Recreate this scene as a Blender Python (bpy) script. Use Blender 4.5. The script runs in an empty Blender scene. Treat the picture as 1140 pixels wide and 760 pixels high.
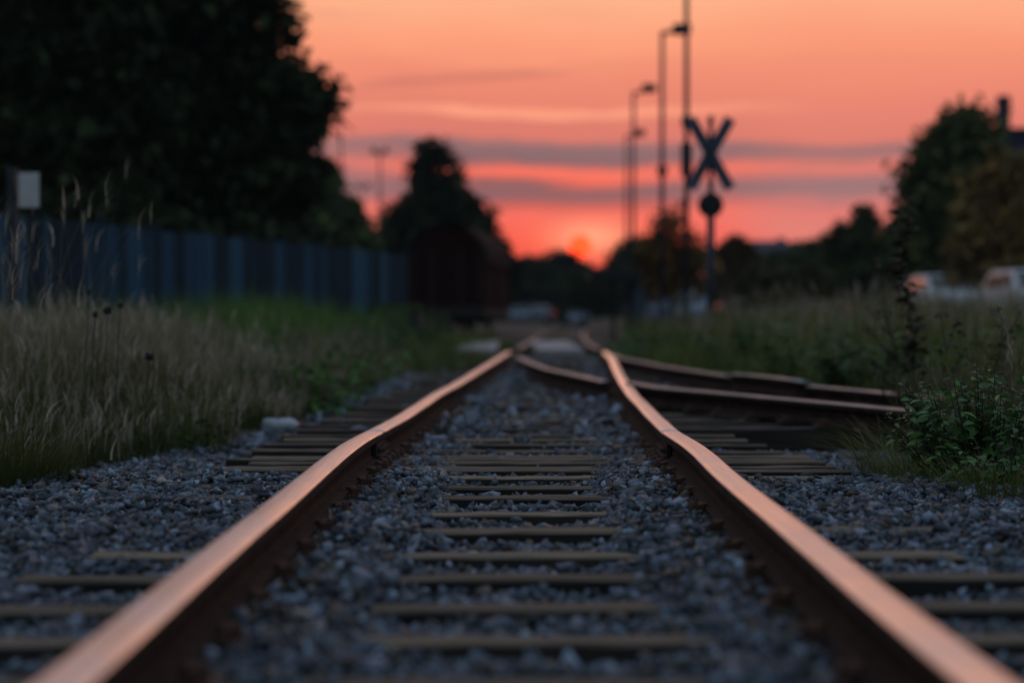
import bpy, bmesh, math, random
import numpy as np
from mathutils import Vector, Matrix

random.seed(7)
rng = np.random.default_rng(11)
S = bpy.context.scene
C = S.collection
R = math.radians

# ------------------------------------------------------------------ camera model
F = 2500.0            # focal length in photo pixels (photo 1140 wide)
CX, HY = 570.0, 352.0 # vanishing column, horizon row
H = 0.57              # camera height above the rail tops (rail top plane is Z = 0)


def P(px, py, d):     # photo pixel at depth d -> world
    return Vector(((px - CX) / F * d, d, H - (py - HY) / F * d))


def X(px, d):
    return (px - CX) / F * d


def Zh(py, d):
    return H - (py - HY) / F * d


# ------------------------------------------------------------------ helpers
def link(o, parent=None):
    C.objects.link(o)
    if parent is not None:
        o.parent = parent
    return o


def tag(o, label=None, cat=None, group=None, kind=None):
    if label: o['label'] = label
    if cat: o['category'] = cat
    if group: o['group'] = group
    if kind: o['kind'] = kind
    return o


def thing(name, label, cat, loc=(0, 0, 0), rotz=0.0, group=None):
    o = bpy.data.objects.new(name, None)
    o.empty_display_size = 0.1
    link(o)
    o.location = loc
    o.rotation_euler = (0, 0, rotz)
    return tag(o, label, cat, group)


def copy_tree(o, parent=None):
    c = o.copy()
    C.objects.link(c)
    if parent is not None:
        c.parent = parent
    for ch in list(o.children):
        copy_tree(ch, c)
    return c


def np_mesh(name, verts, quads=None, tris=None, cols=None, smooth=False, mats=None):
    """big mesh from arrays"""
    verts = np.asarray(verts, dtype=np.float32).reshape(-1, 3)
    me = bpy.data.meshes.new(name)
    loops, starts, totals = [], [], []
    off = 0
    for arr, k in ((quads, 4), (tris, 3)):
        if arr is None or len(arr) == 0:
            continue
        arr = np.asarray(arr, dtype=np.int32).reshape(-1, k)
        loops.append(arr.ravel())
        n = len(arr)
        starts.append(off + np.arange(n, dtype=np.int32) * k)
        totals.append(np.full(n, k, dtype=np.int32))
        off += n * k
    loops = np.concatenate(loops); starts = np.concatenate(starts); totals = np.concatenate(totals)
    me.vertices.add(len(verts)); me.vertices.foreach_set('co', verts.ravel())
    me.loops.add(len(loops)); me.loops.foreach_set('vertex_index', loops)
    me.polygons.add(len(starts)); me.polygons.foreach_set('loop_start', starts)
    me.polygons.foreach_set('loop_total', totals)
    if smooth:
        me.polygons.foreach_set('use_smooth', np.ones(len(starts), dtype=bool))
    me.update(calc_edges=True)
    if cols is not None:
        a = me.color_attributes.new('Col', 'FLOAT_COLOR', 'POINT')
        cc = np.ones((len(verts), 4), dtype=np.float32); cc[:, :3] = cols
        a.data.foreach_set('color', cc.ravel())
    if mats:
        for m in mats: me.materials.append(m)
    me.validate()
    return me


def obj(name, me, parent=None, loc=None):
    o = bpy.data.objects.new(name, me)
    link(o, parent)
    if loc is not None: o.location = loc
    return o


class MB:
    """collects simple shapes, builds ONE mesh object"""
    def __init__(self): self.bm = bmesh.new()

    def box(self, c, s, rot=None, bevel=0.0):
        r = bmesh.ops.create_cube(self.bm, size=1.0)
        vs = r['verts']
        bmesh.ops.scale(self.bm, vec=s, verts=vs)
        if bevel > 0:
            es = list({e for v in vs for e in v.link_edges})
            rb = bmesh.ops.bevel(self.bm, geom=es, offset=bevel, segments=2, affect='EDGES', profile=0.6)
            vs = list({v for f in rb['faces'] for v in f.verts} | {v for v in vs if v.is_valid})
        if rot is not None:
            bmesh.ops.rotate(self.bm, cent=(0, 0, 0), matrix=rot, verts=vs)
        bmesh.ops.translate(self.bm, vec=c, verts=vs)
        return self

    def cyl(self, a, b, r0, r1=None, n=10):
        a, b = Vector(a), Vector(b)
        r1 = r0 if r1 is None else r1
        d = b - a
        q = d.to_track_quat('Z', 'Y').to_matrix()
        ring = []
        for p, r in ((a, r0), (b, r1)):
            ring.append([self.bm.verts.new(p + q @ Vector((r * math.cos(2 * math.pi * k / n), r * math.sin(2 * math.pi * k / n), 0))) for k in range(n)])
        for k in range(n):
            f = self.bm.faces.new((ring[0][k], ring[0][(k + 1) % n], ring[1][(k + 1) % n], ring[1][k])); f.smooth = True
        self.bm.faces.new(ring[0][::-1]); self.bm.faces.new(ring[1])
        return self

    def tube(self, pts, rad, n=8):
        pts = [Vector(p) for p in pts]
        rads = rad if isinstance(rad, (list, tuple)) else [rad] * len(pts)
        prev = None
        for i, p in enumerate(pts):
            t = (pts[min(i + 1, len(pts) - 1)] - pts[max(i - 1, 0)]).normalized()
            q = t.to_track_quat('Z', 'Y').to_matrix()
            ring = [self.bm.verts.new(p + q @ Vector((rads[i] * math.cos(2 * math.pi * k / n), rads[i] * math.sin(2 * math.pi * k / n), 0))) for k in range(n)]
            if prev:
                for k in range(n):
                    f = self.bm.faces.new((prev[k], prev[(k + 1) % n], ring[(k + 1) % n], ring[k])); f.smooth = True
            else:
                self.bm.faces.new(ring[::-1])
            prev = ring
        self.bm.faces.new(prev)
        return self

    def ball(self, c, s, sub=2, jit=0.0):
        r = bmesh.ops.create_icosphere(self.bm, subdivisions=sub, radius=1.0)
        for v in r['verts']:
            k = 1 + random.uniform(-jit, jit)
            v.co = Vector((v.co.x * s[0] * k + c[0], v.co.y * s[1] * k + c[1], v.co.z * s[2] * k + c[2]))
        for f in {f for v in r['verts'] for f in v.link_faces}: f.smooth = jit < .05
        return self

    def prism(self, pts, y0, y1):
        """polygon in XZ extruded along Y"""
        a = [self.bm.verts.new((x, y0, z)) for x, z in pts]
        b = [self.bm.verts.new((x, y1, z)) for x, z in pts]
        n = len(pts)
        self.bm.faces.new(a); self.bm.faces.new(b[::-1])
        for k in range(n):
            self.bm.faces.new((a[k], b[k], b[(k + 1) % n], a[(k + 1) % n]))
        return self

    def build(self, name, m, parent=None, loc=None):
        bmesh.ops.recalc_face_normals(self.bm, faces=self.bm.faces)
        me = bpy.data.meshes.new(name)
        self.bm.to_mesh(me); self.bm.free()
        me.materials.append(m)
        return obj(name, me, parent, loc)


# ------------------------------------------------------------------ materials
def nt(m):
    m.use_nodes = True
    return m.node_tree.nodes, m.node_tree.links


def mat(name, col, rough=0.8, metal=0.0, var=0.25, scale=6.0, bump=0.0, stretch=(1, 1, 1), col2=None, spec=0.5, detail=6):
    m = bpy.data.materials.new(name)
    N, L = nt(m)
    b = N['Principled BSDF']
    b.inputs['Roughness'].default_value = rough
    b.inputs['Metallic'].default_value = metal
    b.inputs['Specular IOR Level'].default_value = spec
    tc = N.new('ShaderNodeTexCoord'); mp = N.new('ShaderNodeMapping')
    mp.inputs['Scale'].default_value = stretch
    L.new(tc.outputs['Object'], mp.inputs['Vector'])
    no = N.new('ShaderNodeTexNoise'); no.inputs['Scale'].default_value = scale; no.inputs['Detail'].default_value = detail
    no.inputs['Roughness'].default_value = .65
    L.new(mp.outputs['Vector'], no.inputs['Vector'])
    cr = N.new('ShaderNodeValToRGB')
    c2 = col2 or tuple(min(1, c * (1 + var)) for c in col)
    c1 = tuple(c * (1 - var) for c in col)
    cr.color_ramp.elements[0].position = .32; cr.color_ramp.elements[0].color = (*c1, 1)
    cr.color_ramp.elements[1].position = .68; cr.color_ramp.elements[1].color = (*c2, 1)
    L.new(no.outputs['Fac'], cr.inputs['Fac'])
    L.new(cr.outputs['Color'], b.inputs['Base Color'])
    if bump > 0:
        bp = N.new('ShaderNodeBump'); bp.inputs['Strength'].default_value = bump; bp.inputs['Distance'].default_value = .02
        L.new(no.outputs['Fac'], bp.inputs['Height']); L.new(bp.outputs['Normal'], b.inputs['Normal'])
    return m


def attr_mat(name, rough=0.85, trans=0.0, spec=0.3, bump=0.0, bscale=60, noise=0.0):
    m = bpy.data.materials.new(name)
    N, L = nt(m)
    b = N['Principled BSDF']
    b.inputs['Roughness'].default_value = rough
    b.inputs['Specular IOR Level'].default_value = spec
    a = N.new('ShaderNodeAttribute'); a.attribute_name = 'Col'
    colout = a.outputs['Color']
    if noise > 0 or bump > 0:
        tc = N.new('ShaderNodeTexCoord')
        no = N.new('ShaderNodeTexNoise'); no.inputs['Scale'].default_value = bscale; no.inputs['Detail'].default_value = 4
        L.new(tc.outputs['Object'], no.inputs['Vector'])
        if noise > 0:
            mr = N.new('ShaderNodeMapRange'); mr.inputs[1].default_value = .3; mr.inputs[2].default_value = .7
            mr.inputs[3].default_value = 1 - noise; mr.inputs[4].default_value = 1 + noise
            L.new(no.outputs['Fac'], mr.inputs[0])
            mx = N.new('ShaderNodeVectorMath'); mx.operation = 'SCALE'
            L.new(colout, mx.inputs[0]); L.new(mr.outputs[0], mx.inputs['Scale'])
            colout = mx.outputs[0]
        if bump > 0:
            bp = N.new('ShaderNodeBump'); bp.inputs['Strength'].default_value = bump; bp.inputs['Distance'].default_value = .006
            L.new(no.outputs['Fac'], bp.inputs['Height']); L.new(bp.outputs['Normal'], b.inputs['Normal'])
    L.new(colout, b.inputs['Base Color'])
    if trans > 0:
        t = N.new('ShaderNodeBsdfTranslucent'); L.new(colout, t.inputs['Color'])
        mx = N.new('ShaderNodeMixShader'); mx.inputs[0].default_value = trans
        L.new(b.outputs[0], mx.inputs[1]); L.new(t.outputs[0], mx.inputs[2])
        L.new(mx.outputs[0], N['Material Output'].inputs['Surface'])
    return m


M = {}
M['stone'] = attr_mat('crushed stone', rough=.6, spec=.45, bump=.2, bscale=90, noise=.35)
M['grass'] = attr_mat('grass blades', rough=.7, trans=.3)
M['leaf'] = attr_mat('tree leaves', rough=.75, trans=.22, spec=.2)
M['bush'] = attr_mat('bush leaves', rough=.5, trans=.25, spec=.4)
M['bark'] = mat('bark', (.05, .04, .032), .9, bump=.6, scale=9, stretch=(3, 3, .6))
M['soil'] = mat('soil and dead grass', (.06, .05, .038), .95, var=.5, scale=3, bump=.5, col2=(.10, .09, .06))
M['rail_side'] = mat('rusty rail side', (.024, .013, .010), .9, var=.5, scale=14, bump=.4, col2=(.060, .032, .023), spec=.2)
M['plate'] = mat('rusty plate', (.10, .042, .026), .8, var=.5, scale=25, bump=.4, col2=(.19, .085, .05))
M['dark_iron'] = mat('dark oily iron', (.02, .016, .014), .7, var=.5, scale=25, bump=.3)
M['post'] = mat('painted steel post', (.035, .045, .06), .6, var=.25, scale=8, spec=.3)
M['lamp'] = mat('lamp housing', (.03, .033, .04), .55, scale=8)
M['signback'] = mat('galvanised sign back', (.09, .12, .17), .55, metal=.3, scale=10)
M['black'] = mat('matt black paint', (.012, .012, .014), .7, scale=10)
M['fence_a'] = mat('blue grey painted boards', (.032, .085, .145), .8, var=.3, scale=4, stretch=(6, 6, .5), spec=.08)
M['fence_b'] = mat('dark navy painted boards', (.020, .042, .062), .8, var=.3, scale=4, stretch=(6, 6, .5), spec=.08)
M['fence_c'] = mat('pale weathered boards', (.045, .115, .185), .8, var=.3, scale=4, stretch=(6, 6, .5), spec=.08)
M['red_wood'] = mat('oxide red wagon boards', (.026, .007, .006), .95, var=.4, scale=5, stretch=(8, 8, .6), spec=.05)
M['wagon_roof'] = mat('wagon roofing felt', (.014, .010, .010), .9, var=.3, scale=4, spec=.08)
M['concrete'] = mat('worn concrete', (.48, .43, .42), .85, var=.2, scale=8, bump=.2)
M['wall_blue'] = mat('blue grey render', (.10, .13, .17), .85, var=.2, scale=3)
M['roof_dark'] = mat('dark roofing', (.022, .034, .065), .7, var=.3, scale=5)
M['white'] = mat('white enamel', (.62, .60, .60), .5, var=.12, scale=9)
M['white_dirty'] = mat('dirty white plastic', (.50, .52, .56), .5, var=.45, scale=14, bump=.3)
M['glass'] = mat('dark window glass', (.03, .045, .05), .08, var=.1, scale=2, spec=.8)
M['tyre'] = mat('tyre rubber', (.015, .015, .016), .85, scale=10)
M['rim'] = mat('wheel rim', (.35, .35, .36), .35, metal=.8, scale=10)
M['paint_white'] = mat('white car paint', (.80, .80, .80), .38, var=.05, scale=2)
M['paint_blue'] = mat('light blue car paint', (.22, .33, .45), .3, var=.05, scale=2)
M['paint_grey'] = mat('grey car paint', (.18, .22, .27), .3, var=.05, scale=2)
M['headlight'] = mat('headlight glass', (.55, .5, .45), .15, var=.1, scale=4)
M['taillight'] = mat('red lamp glass', (.25, .02, .015), .2, var=.1, scale=4)
M['bottle_cap'] = mat('red plastic cap', (.30, .05, .05), .5, scale=9)


def wood_mat(name, c1, c2):
    m = bpy.data.materials.new(name)
    N, L = nt(m); b = N['Principled BSDF']
    tc = N.new('ShaderNodeTexCoord'); mp = N.new('ShaderNodeMapping')
    mp.inputs['Scale'].default_value = (1.2, 38, 38)
    oi = N.new('ShaderNodeObjectInfo')
    ad = N.new('ShaderNodeVectorMath'); ad.operation = 'ADD'
    L.new(tc.outputs['Object'], mp.inputs['Vector'])
    cb = N.new('ShaderNodeCombineXYZ'); ml = N.new('ShaderNodeMath'); ml.operation = 'MULTIPLY'; ml.inputs[1].default_value = 57
    L.new(oi.outputs['Random'], ml.inputs[0]); L.new(ml.outputs[0], cb.inputs[0]); L.new(ml.outputs[0], cb.inputs[1])
    L.new(mp.outputs[0], ad.inputs[0]); L.new(cb.outputs[0], ad.inputs[1])
    no = N.new('ShaderNodeTexNoise'); no.inputs['Scale'].default_value = 1.0; no.inputs['Detail'].default_value = 7
    L.new(ad.outputs[0], no.inputs['Vector'])
    cr = N.new('ShaderNodeValToRGB')
    cr.color_ramp.elements[0].position = .33; cr.color_ramp.elements[0].color = (*c1, 1)
    cr.color_ramp.elements[1].position = .66; cr.color_ramp.elements[1].color = (*c2, 1)
    L.new(no.outputs['Fac'], cr.inputs['Fac'])
    hs = N.new('ShaderNodeHueSaturation')
    mr = N.new('ShaderNodeMapRange'); mr.inputs[3].default_value = .5; mr.inputs[4].default_value = 1.4
    L.new(oi.outputs['Random'], mr.inputs[0]); L.new(mr.outputs[0], hs.inputs['Value'])
    L.new(cr.outputs['Color'], hs.inputs['Color'])
    L.new(hs.outputs['Color'], b.inputs['Base Color'])
    b.inputs['Roughness'].default_value = .85
    bp = N.new('ShaderNodeBump'); bp.inputs['Strength'].default_value = .7; bp.inputs['Distance'].default_value = .012
    L.new(no.outputs['Fac'], bp.inputs['Height']); L.new(bp.outputs['Normal'], b.inputs['Normal'])
    return m


M['sleeper'] = wood_mat('weathered sleeper wood', (.075, .058, .040), (.25, .195, .135))
M['side_shade'] = wood_mat('shade dark sleeper side', (.012, .010, .009), (.035, .028, .022))  # sleeper sides coloured darker to paint in the shade of the gap before them
M['old_timber'] = wood_mat('dark old timber', (.03, .026, .024), (.10, .085, .075))


def rail_head_mat(name='worn rail head', k=1.0, rough=(.28, .40)):
    m = bpy.data.materials.new(name)
    N, L = nt(m); b = N['Principled BSDF']
    tc = N.new('ShaderNodeTexCoord')
    mp = N.new('ShaderNodeMapping'); mp.inputs['Scale'].default_value = (220, 1.6, 40)
    L.new(tc.outputs['Object'], mp.inputs['Vector'])
    st = N.new('ShaderNodeTexNoise'); st.inputs['Scale'].default_value = 1; st.inputs['Detail'].default_value = 5
    L.new(mp.outputs[0], st.inputs['Vector'])
    sp = N.new('ShaderNodeTexNoise'); sp.inputs['Scale'].default_value = 28; sp.inputs['Detail'].default_value = 8
    sp.inputs['Roughness'].default_value = .75
    L.new(tc.outputs['Object'], sp.inputs['Vector'])
    big = N.new('ShaderNodeTexNoise'); big.inputs['Scale'].default_value = 2.2; big.inputs['Detail'].default_value = 3
    L.new(tc.outputs['Object'], big.inputs['Vector'])
    cr = N.new('ShaderNodeValToRGB')
    cr.color_ramp.elements[0].position = .3; cr.color_ramp.elements[0].color = (.64 * k, .61 * k, .60 * k, 1)
    cr.color_ramp.elements[1].position = .7; cr.color_ramp.elements[1].color = (.90 * k, .90 * k, .91 * k, 1)
    L.new(st.outputs['Fac'], cr.inputs['Fac'])
    cr2 = N.new('ShaderNodeValToRGB')
    cr2.color_ramp.elements[0].position = .60; cr2.color_ramp.elements[0].color = (0, 0, 0, 1)
    cr2.color_ramp.elements[1].position = .74; cr2.color_ramp.elements[1].color = (1, 1, 1, 1)
    L.new(sp.outputs['Fac'], cr2.inputs['Fac'])
    mx = N.new('ShaderNodeMix'); mx.data_type = 'RGBA'
    L.new(cr2.outputs['Color'], mx.inputs['Factor']); L.new(cr.outputs['Color'], mx.inputs['A'])
    mx.inputs['B'].default_value = (.40, .20, .13, 1)
    L.new(mx.outputs['Result'], b.inputs['Base Color'])
    b.inputs['Metallic'].default_value = .92
    mr = N.new('ShaderNodeMapRange'); mr.inputs[1].default_value = .3; mr.inputs[2].default_value = .7
    mr.inputs[3].default_value = rough[0]; mr.inputs[4].default_value = rough[1]
    L.new(big.outputs['Fac'], mr.inputs[0]); L.new(mr.outputs[0], b.inputs['Roughness'])
    bp = N.new('ShaderNodeBump'); bp.inputs['Strength'].default_value = .25; bp.inputs['Distance'].default_value = .004
    L.new(st.outputs['Fac'], bp.inputs['Height']); L.new(bp.outputs['Normal'], b.inputs['Normal'])
    return m


M['rail_head'] = rail_head_mat()
M['rail_head_dull'] = rail_head_mat('dull rusty rail head', .52, (.42, .6))

# ------------------------------------------------------------------ rails from the photo
#       y    xl     xr
PAIRS = [(760, 62, 1107), (660, 184, 977.5), (571.6, 293, 865), (519, 357.5, 800), (504, 376, 783.5), (493.5, 390, 770), (486, 402.5, 758.2), (479.5, 416, 747.3),
         (466, 441.5, 732), (453, 463, 719), (440, 482.5, 706), (425, 510.5, 695), (412, 532, 687.5), (400, 552, 682), (392, 565, 674.5)]
GA = 1.5
ZL, LX, RX, EL = [], [], [], []
for y, xl, xr in PAIRS:
    d = F * GA / (xr - xl)
    ZL.append(d); LX.append(X(xl, d)); RX.append(X(xr, d)); EL.append(Zh(y, d))
# extend towards/behind the camera and far on
sl = (LX[1] - LX[0]) / (ZL[1] - ZL[0]); sr = (RX[1] - RX[0]) / (ZL[1] - ZL[0])
for d in (1.8, -2.0):
    LX.insert(0, LX[0] + sl * 1.0 * (d - ZL[0])); RX.insert(0, RX[0] + sr * 1.0 * (d - ZL[0])); EL.insert(0, EL[0] - .004); ZL.insert(0, d)
for d, mx_, e in ((44, .90, -.05), (52, 1.06, -.09), (70, 1.50, -.10), (100, 2.45, -.12), (140, 4.2, -.14)):
    ZL.append(d); LX.append(mx_ - .75); RX.append(mx_ + .75); EL.append(e)
ZL, LX, RX, EL = map(np.array, (ZL, LX, RX, EL))


def hermite(xs, ys, x):
    """smooth interpolation (catmull-rom on uneven knots)"""
    m = np.gradient(ys, xs)
    i = np.clip(np.searchsorted(xs, x) - 1, 0, len(xs) - 2)
    h = xs[i + 1] - xs[i]; t = (x - xs[i]) / h
    return ((2 * t**3 - 3 * t**2 + 1) * ys[i] + (t**3 - 2 * t**2 + t) * h * m[i] + (-2 * t**3 + 3 * t**2) * ys[i + 1] + (t**3 - t**2) * h * m[i + 1])


def track(d):
    d = np.clip(d, -2, 140)
    return hermite(ZL, LX, d), hermite(ZL, RX, d), hermite(ZL, EL, d)


def midx(d):
    l, r, e = track(np.asarray(d, dtype=float))
    return (l + r) / 2


HEADW = .103
PROF = [(-HEADW*.5, -.017), (-HEADW*.475, -.0095), (-HEADW*.41, -.0042), (-HEADW*.27, -.0010), (0, .001), (HEADW*.27, -.0010), (HEADW*.41, -.0042), (HEADW*.475, -.0095), (HEADW*.5, -.017),
        (HEADW/2 - .001, -.040), (.018, -.056), (.0095, -.068), (.0095, -.108), (.020, -.122), (.070, -.134), (.070, -.150),
        (-.070, -.150), (-.070, -.134), (-.020, -.122), (-.0095, -.108), (-.0095, -.068), (-.018, -.056), (-HEADW/2 + .001, -.040)]


def sweep_rail(name, pts, parent, prof=PROF, head='rail_head'):
    pts = np.asarray(pts, float)
    n = len(pts); k = len(prof)
    t = np.gradient(pts[:, :2], axis=0); t /= np.linalg.norm(t, axis=1)[:, None]
    side = np.stack([t[:, 1], -t[:, 0]], 1)
    pr = np.array(prof)
    V = np.zeros((n, k, 3))
    V[:, :, 0] = pts[:, None, 0] + side[:, None, 0] * pr[None, :, 0]
    V[:, :, 1] = pts[:, None, 1] + side[:, None, 1] * pr[None, :, 0]
    V[:, :, 2] = pts[:, None, 2] + pr[None, :, 1]
    faces, mi, sm = [], [], []
    for i in range(n - 1):
        for j in range(k):
            a = i * k + j; b = i * k + (j + 1) % k
            faces.append((a, a + k, b + k, b)); mi.append(1 if 0 < j < 7 else 0); sm.append(j < 8)
    for i, rev in ((0, False), (n - 1, True)):
        f = [i * k + j for j in range(k)]
        faces.append(f[::-1] if rev else f); mi.append(0); sm.append(False)
    me = bpy.data.meshes.new(name)
    me.from_pydata(V.reshape(-1, 3).tolist(), [], faces)
    me.materials.append(M['rail_side']); me.materials.append(M[head])
    me.polygons.foreach_set('material_index', mi); me.polygons.foreach_set('use_smooth', sm)
    bm = bmesh.new(); bm.from_mesh(me); bmesh.ops.recalc_face_normals(bm, faces=bm.faces); bm.to_mesh(me); bm.free()
    return obj(name, me, parent)


def main_pts(side, d0, d1, wob=.0015):
    n = max(6, int((d1 - d0) / .22))
    d = np.linspace(d0, d1, n)
    l, r, e = track(d)
    x = l if side < 0 else r
    x = x + wob * np.sin(d * 2.1 + side)
    return np.stack([x, d, e], 1)


def poly_pts(pxs, e=0.0, step=.25):
    """pixels on a rail top plane of height e -> smooth points"""
    q = []
    for px, py in pxs:
        d = F * (H - e) / (py - HY); q.append((X(px, d), d, e))
    q = np.array(q)
    s = np.concatenate([[0], np.cumsum(np.linalg.norm(np.diff(q, axis=0), axis=1))])
    u = np.linspace(0, s[-1], max(4, int(s[-1] / step)))
    return np.stack([np.interp(u, s, q[:, i]) for i in range(3)], 1)


def fishplate(parent, x, y, z, yaw, side):
    m = MB()
    # bar lying in the fishing surface of the rail, with a foot flange
    m.box((side * .026, 0, -.083), (.024, .56, .062), bevel=.004)
    m.box((side * .044, 0, -.118), (.030, .56, .014), bevel=.003)
    fp = m.build('fishplate', M['dark_iron'], parent)
    fp.location = (x, y, z); fp.rotation_euler = (0, 0, yaw)
    for k in (-.2, -.07, .07, .2):
        b = MB()
        b.cyl((side * .037, k, -.083), (side * .058, k, -.083), .017, n=6)
        b.cyl((side * .057, k, -.083), (side * .07, k, -.083), .009, n=8)
        b.build('bolt', M['plate'], fp)
    return fp


PLATE_ME = None


def base_plates(parent, pts, ds):
    """tie plate with two dog spikes under the rail at every sleeper"""
    global PLATE_ME
    if PLATE_ME is None:
        bm = MB()
        bm.box((0, 0, -.1525), (.29, .15, .012), bevel=.003)
        for s in (-1, 1):
            bm.box((s * .085, .035, -.138), (.032, .03, .03), bevel=.004)
            bm.box((s * .079, .035, -.124), (.045, .034, .012), bevel=.004)
            bm.box((s * .095, -.04, -.135), (.04, .036, .034), bevel=.005)
            bm.cyl((s * .112, -.04, -.15), (s * .112, -.04, -.108), .012, n=6)
        o = bm.build('baseplate', M['plate'], parent)
        PLATE_ME = o.data
        bpy.data.objects.remove(o)
    for d in ds:
        if d < pts[:, 1].min() + .05 or d > pts[:, 1].max() - .05: continue
        order = np.argsort(pts[:, 1])
        x = np.interp(d, pts[order, 1], pts[order, 0]); z = np.interp(d, pts[order, 1], pts[order, 2])
        o = obj('baseplate', PLATE_ME, parent, (x, d, z))
        o.rotation_euler = (0, 0, random.uniform(-.03, .03))


# sleepers: depth read from the photo rows, then even spacing
SL_Y = [753, 708, 670, 639, 613, 591, 571.6, 554.5, 543.7, 532, 523.4, 518.6, 514, 509.8, 505.5, 498, 491]
SD = [F * (H + .155) / (y - HY) for y in SL_Y]
d = SD[0]
NEAR = []
for k in range(5):
    d -= .58; NEAR.append(d)
SD = NEAR[::-1] + SD
d = SD[-1]
while d < 42:
    d += .62 + random.uniform(-.03, .03); SD.append(d)

JD = 11.32    # rail joint
TOE = 35.2
RAILS = [
    ('rust topped left main rail from the bottom edge to the joint', -1, -2.0, JD - .0012),
    ('rust topped right main rail from the bottom edge to the joint', 1, -2.0, JD - .0012),
    ('left rail of the main track beyond the joint, ending where the switch blade begins', -1, JD + .0012, TOE),
    ('right rail of the main track beyond the joint, crossed by the branch rail', 1, JD + .0012, TOE),
    ('far left rail running over the level crossing towards the sunset', -1, 40.5, 138),
    ('far right rail running over the level crossing towards the sunset', 1, 40.5, 138),
]
for i, (lab, side, d0, d1) in enumerate(RAILS):
    pts = main_pts(side, d0, d1)
    if d0 > 30: pts[:, 2] += .01
    t = thing('rail', lab, 'rail', (0, 0, 0), 0, 'rails of the main track')
    sweep_rail('steel_bar', pts, t, head='rail_head' if d0 < 30 else 'rail_head_dull')
    if d0 < 30:
        base_plates(t, pts, [q for q in SD if q < 26])
    if i < 2:
        l, r, e = track(np.array([JD, JD + .4]))
        x = l if side < 0 else r
        yaw = -math.atan2(x[1] - x[0], .4)
        for s in (-1, 1):
            fishplate(t, x[0], JD, e[0], yaw, s)

BR = [
    ('thin branch rail leaving the left main rail and ending before the right main rail', [(577, 396.5), (590, 403), (610.5, 410), (646, 417.6), (677, 424.2)], 0, None),
    ('branch rail nearer the camera, running from the right main rail to the grass tuft', [(703, 425), (736, 430.5), (801, 436), (860, 441.5), (945, 449), (1048, 458.5), (1150, 471)], 0, None),
    ('branch rail farther from the camera, its first length starting beside the right main rail', [(681, 394.0), (690, 397.5), (740, 407), (813, 417.6)], 0, None),
    ('branch rail farther from the camera, second length ending behind the grass tuft', [(816, 418.2), (860, 423.5), (905, 428.5), (975, 435), (1050, 442), (1150, 451)], 0, None),
]
BPTS = []
for lab, pp, e, _ in BR:
    t = thing('rail', lab, 'rail', (0, 0, 0), 0, 'rails of the branch track')
    pts = poly_pts(pp, e)
    BPTS.append(pts)
    sweep_rail('steel_bar', pts, t, head='rail_head_dull')
    base_plates(t, pts, [q for q in SD if q < 30])
# guard rail: raised, bent down at its near end
t = thing('guard_rail', 'short raised guard rail with a bent down end beside the farther branch rail', 'guard rail', (0, 0, 0), 0)
q = [(819, 415.3, .045), (840, 416.8, .045), (868, 419.6, .045), (888, 422.2, .043), (896, 424.2, .03), (904, 429, -.03)]
pts = np.array([(X(a, F * (H - e) / (b - HY)), F * (H - e) / (b - HY), e) for a, b, e in q])
s = np.linspace(0, 1, 30); k = np.linspace(0, 1, len(pts))
pts = np.stack([np.interp(s, k, pts[:, j]) for j in range(3)], 1)
sweep_rail('steel_bar', pts, t, head='rail_head_dull')
for kk in (4, 12, 20):
    b = MB(); b.box((pts[kk, 0] + .05, pts[kk, 1], -.10), (.09, .12, .10), bevel=.01); b.build('spacer_block', M['dark_iron'], t)

# ------------------------------------------------------------------ heights
def vnoise(x, y, s, seed=0):
    """cheap smooth value noise"""
    x = np.asarray(x) * s + seed * 17.3; y = np.asarray(y) * s + seed * 9.1
    xi = np.floor(x).astype(int); yi = np.floor(y).astype(int)
    fx = x - xi; fy = y - yi
    fx = fx * fx * (3 - 2 * fx); fy = fy * fy * (3 - 2 * fy)
    def h(a, b):
        n = (a * 374761393 + b * 668265263 + seed * 69069) & 0x7fffffff
        n = ((n ^ (n >> 13)) * 1274126177) & 0x7fffffff
        return ((n ^ (n >> 16)) & 0xffff) / 65535.0
    return (h(xi, yi) * (1 - fx) + h(xi + 1, yi) * fx) * (1 - fy) + (h(xi, yi + 1) * (1 - fx) + h(xi + 1, yi + 1) * fx) * fy


def sstep(a, b, x):
    t = np.clip((x - a) / (b - a), 0, 1); return t * t * (3 - 2 * t)


def left_edge(y):   # grass edge left of the track
    return np.interp(y, [0, 5, 9, 10.8, 12.2, 13.9, 15.5, 18, 24, 30, 36, 45], [-3.3, -3.2, -2.8, -2.46, -2.08, -1.74, -1.56, -1.55, -1.5, -1.3, -1.1, -.9])


def right_edge(y):  # grass edge on the right
    return np.interp(y, [0, 5, 7.5, 9, 10.5, 12, 14, 15.6, 18, 20, 23, 26, 32, 38, 45], [2.9, 2.7, 2.25, 1.98, 1.78, 2.2, 2.85, 3.3, 3.1, 2.9, 2.4, 2.05, 1.75, 1.75, 2.0])


def pit(x, y):      # unfilled cribs between the long switch timbers
    u = x - midx(y)
    return sstep(.95, 1.2, u) * sstep(12.9, 13.8, y) * (1 - sstep(20, 24, y))


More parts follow.
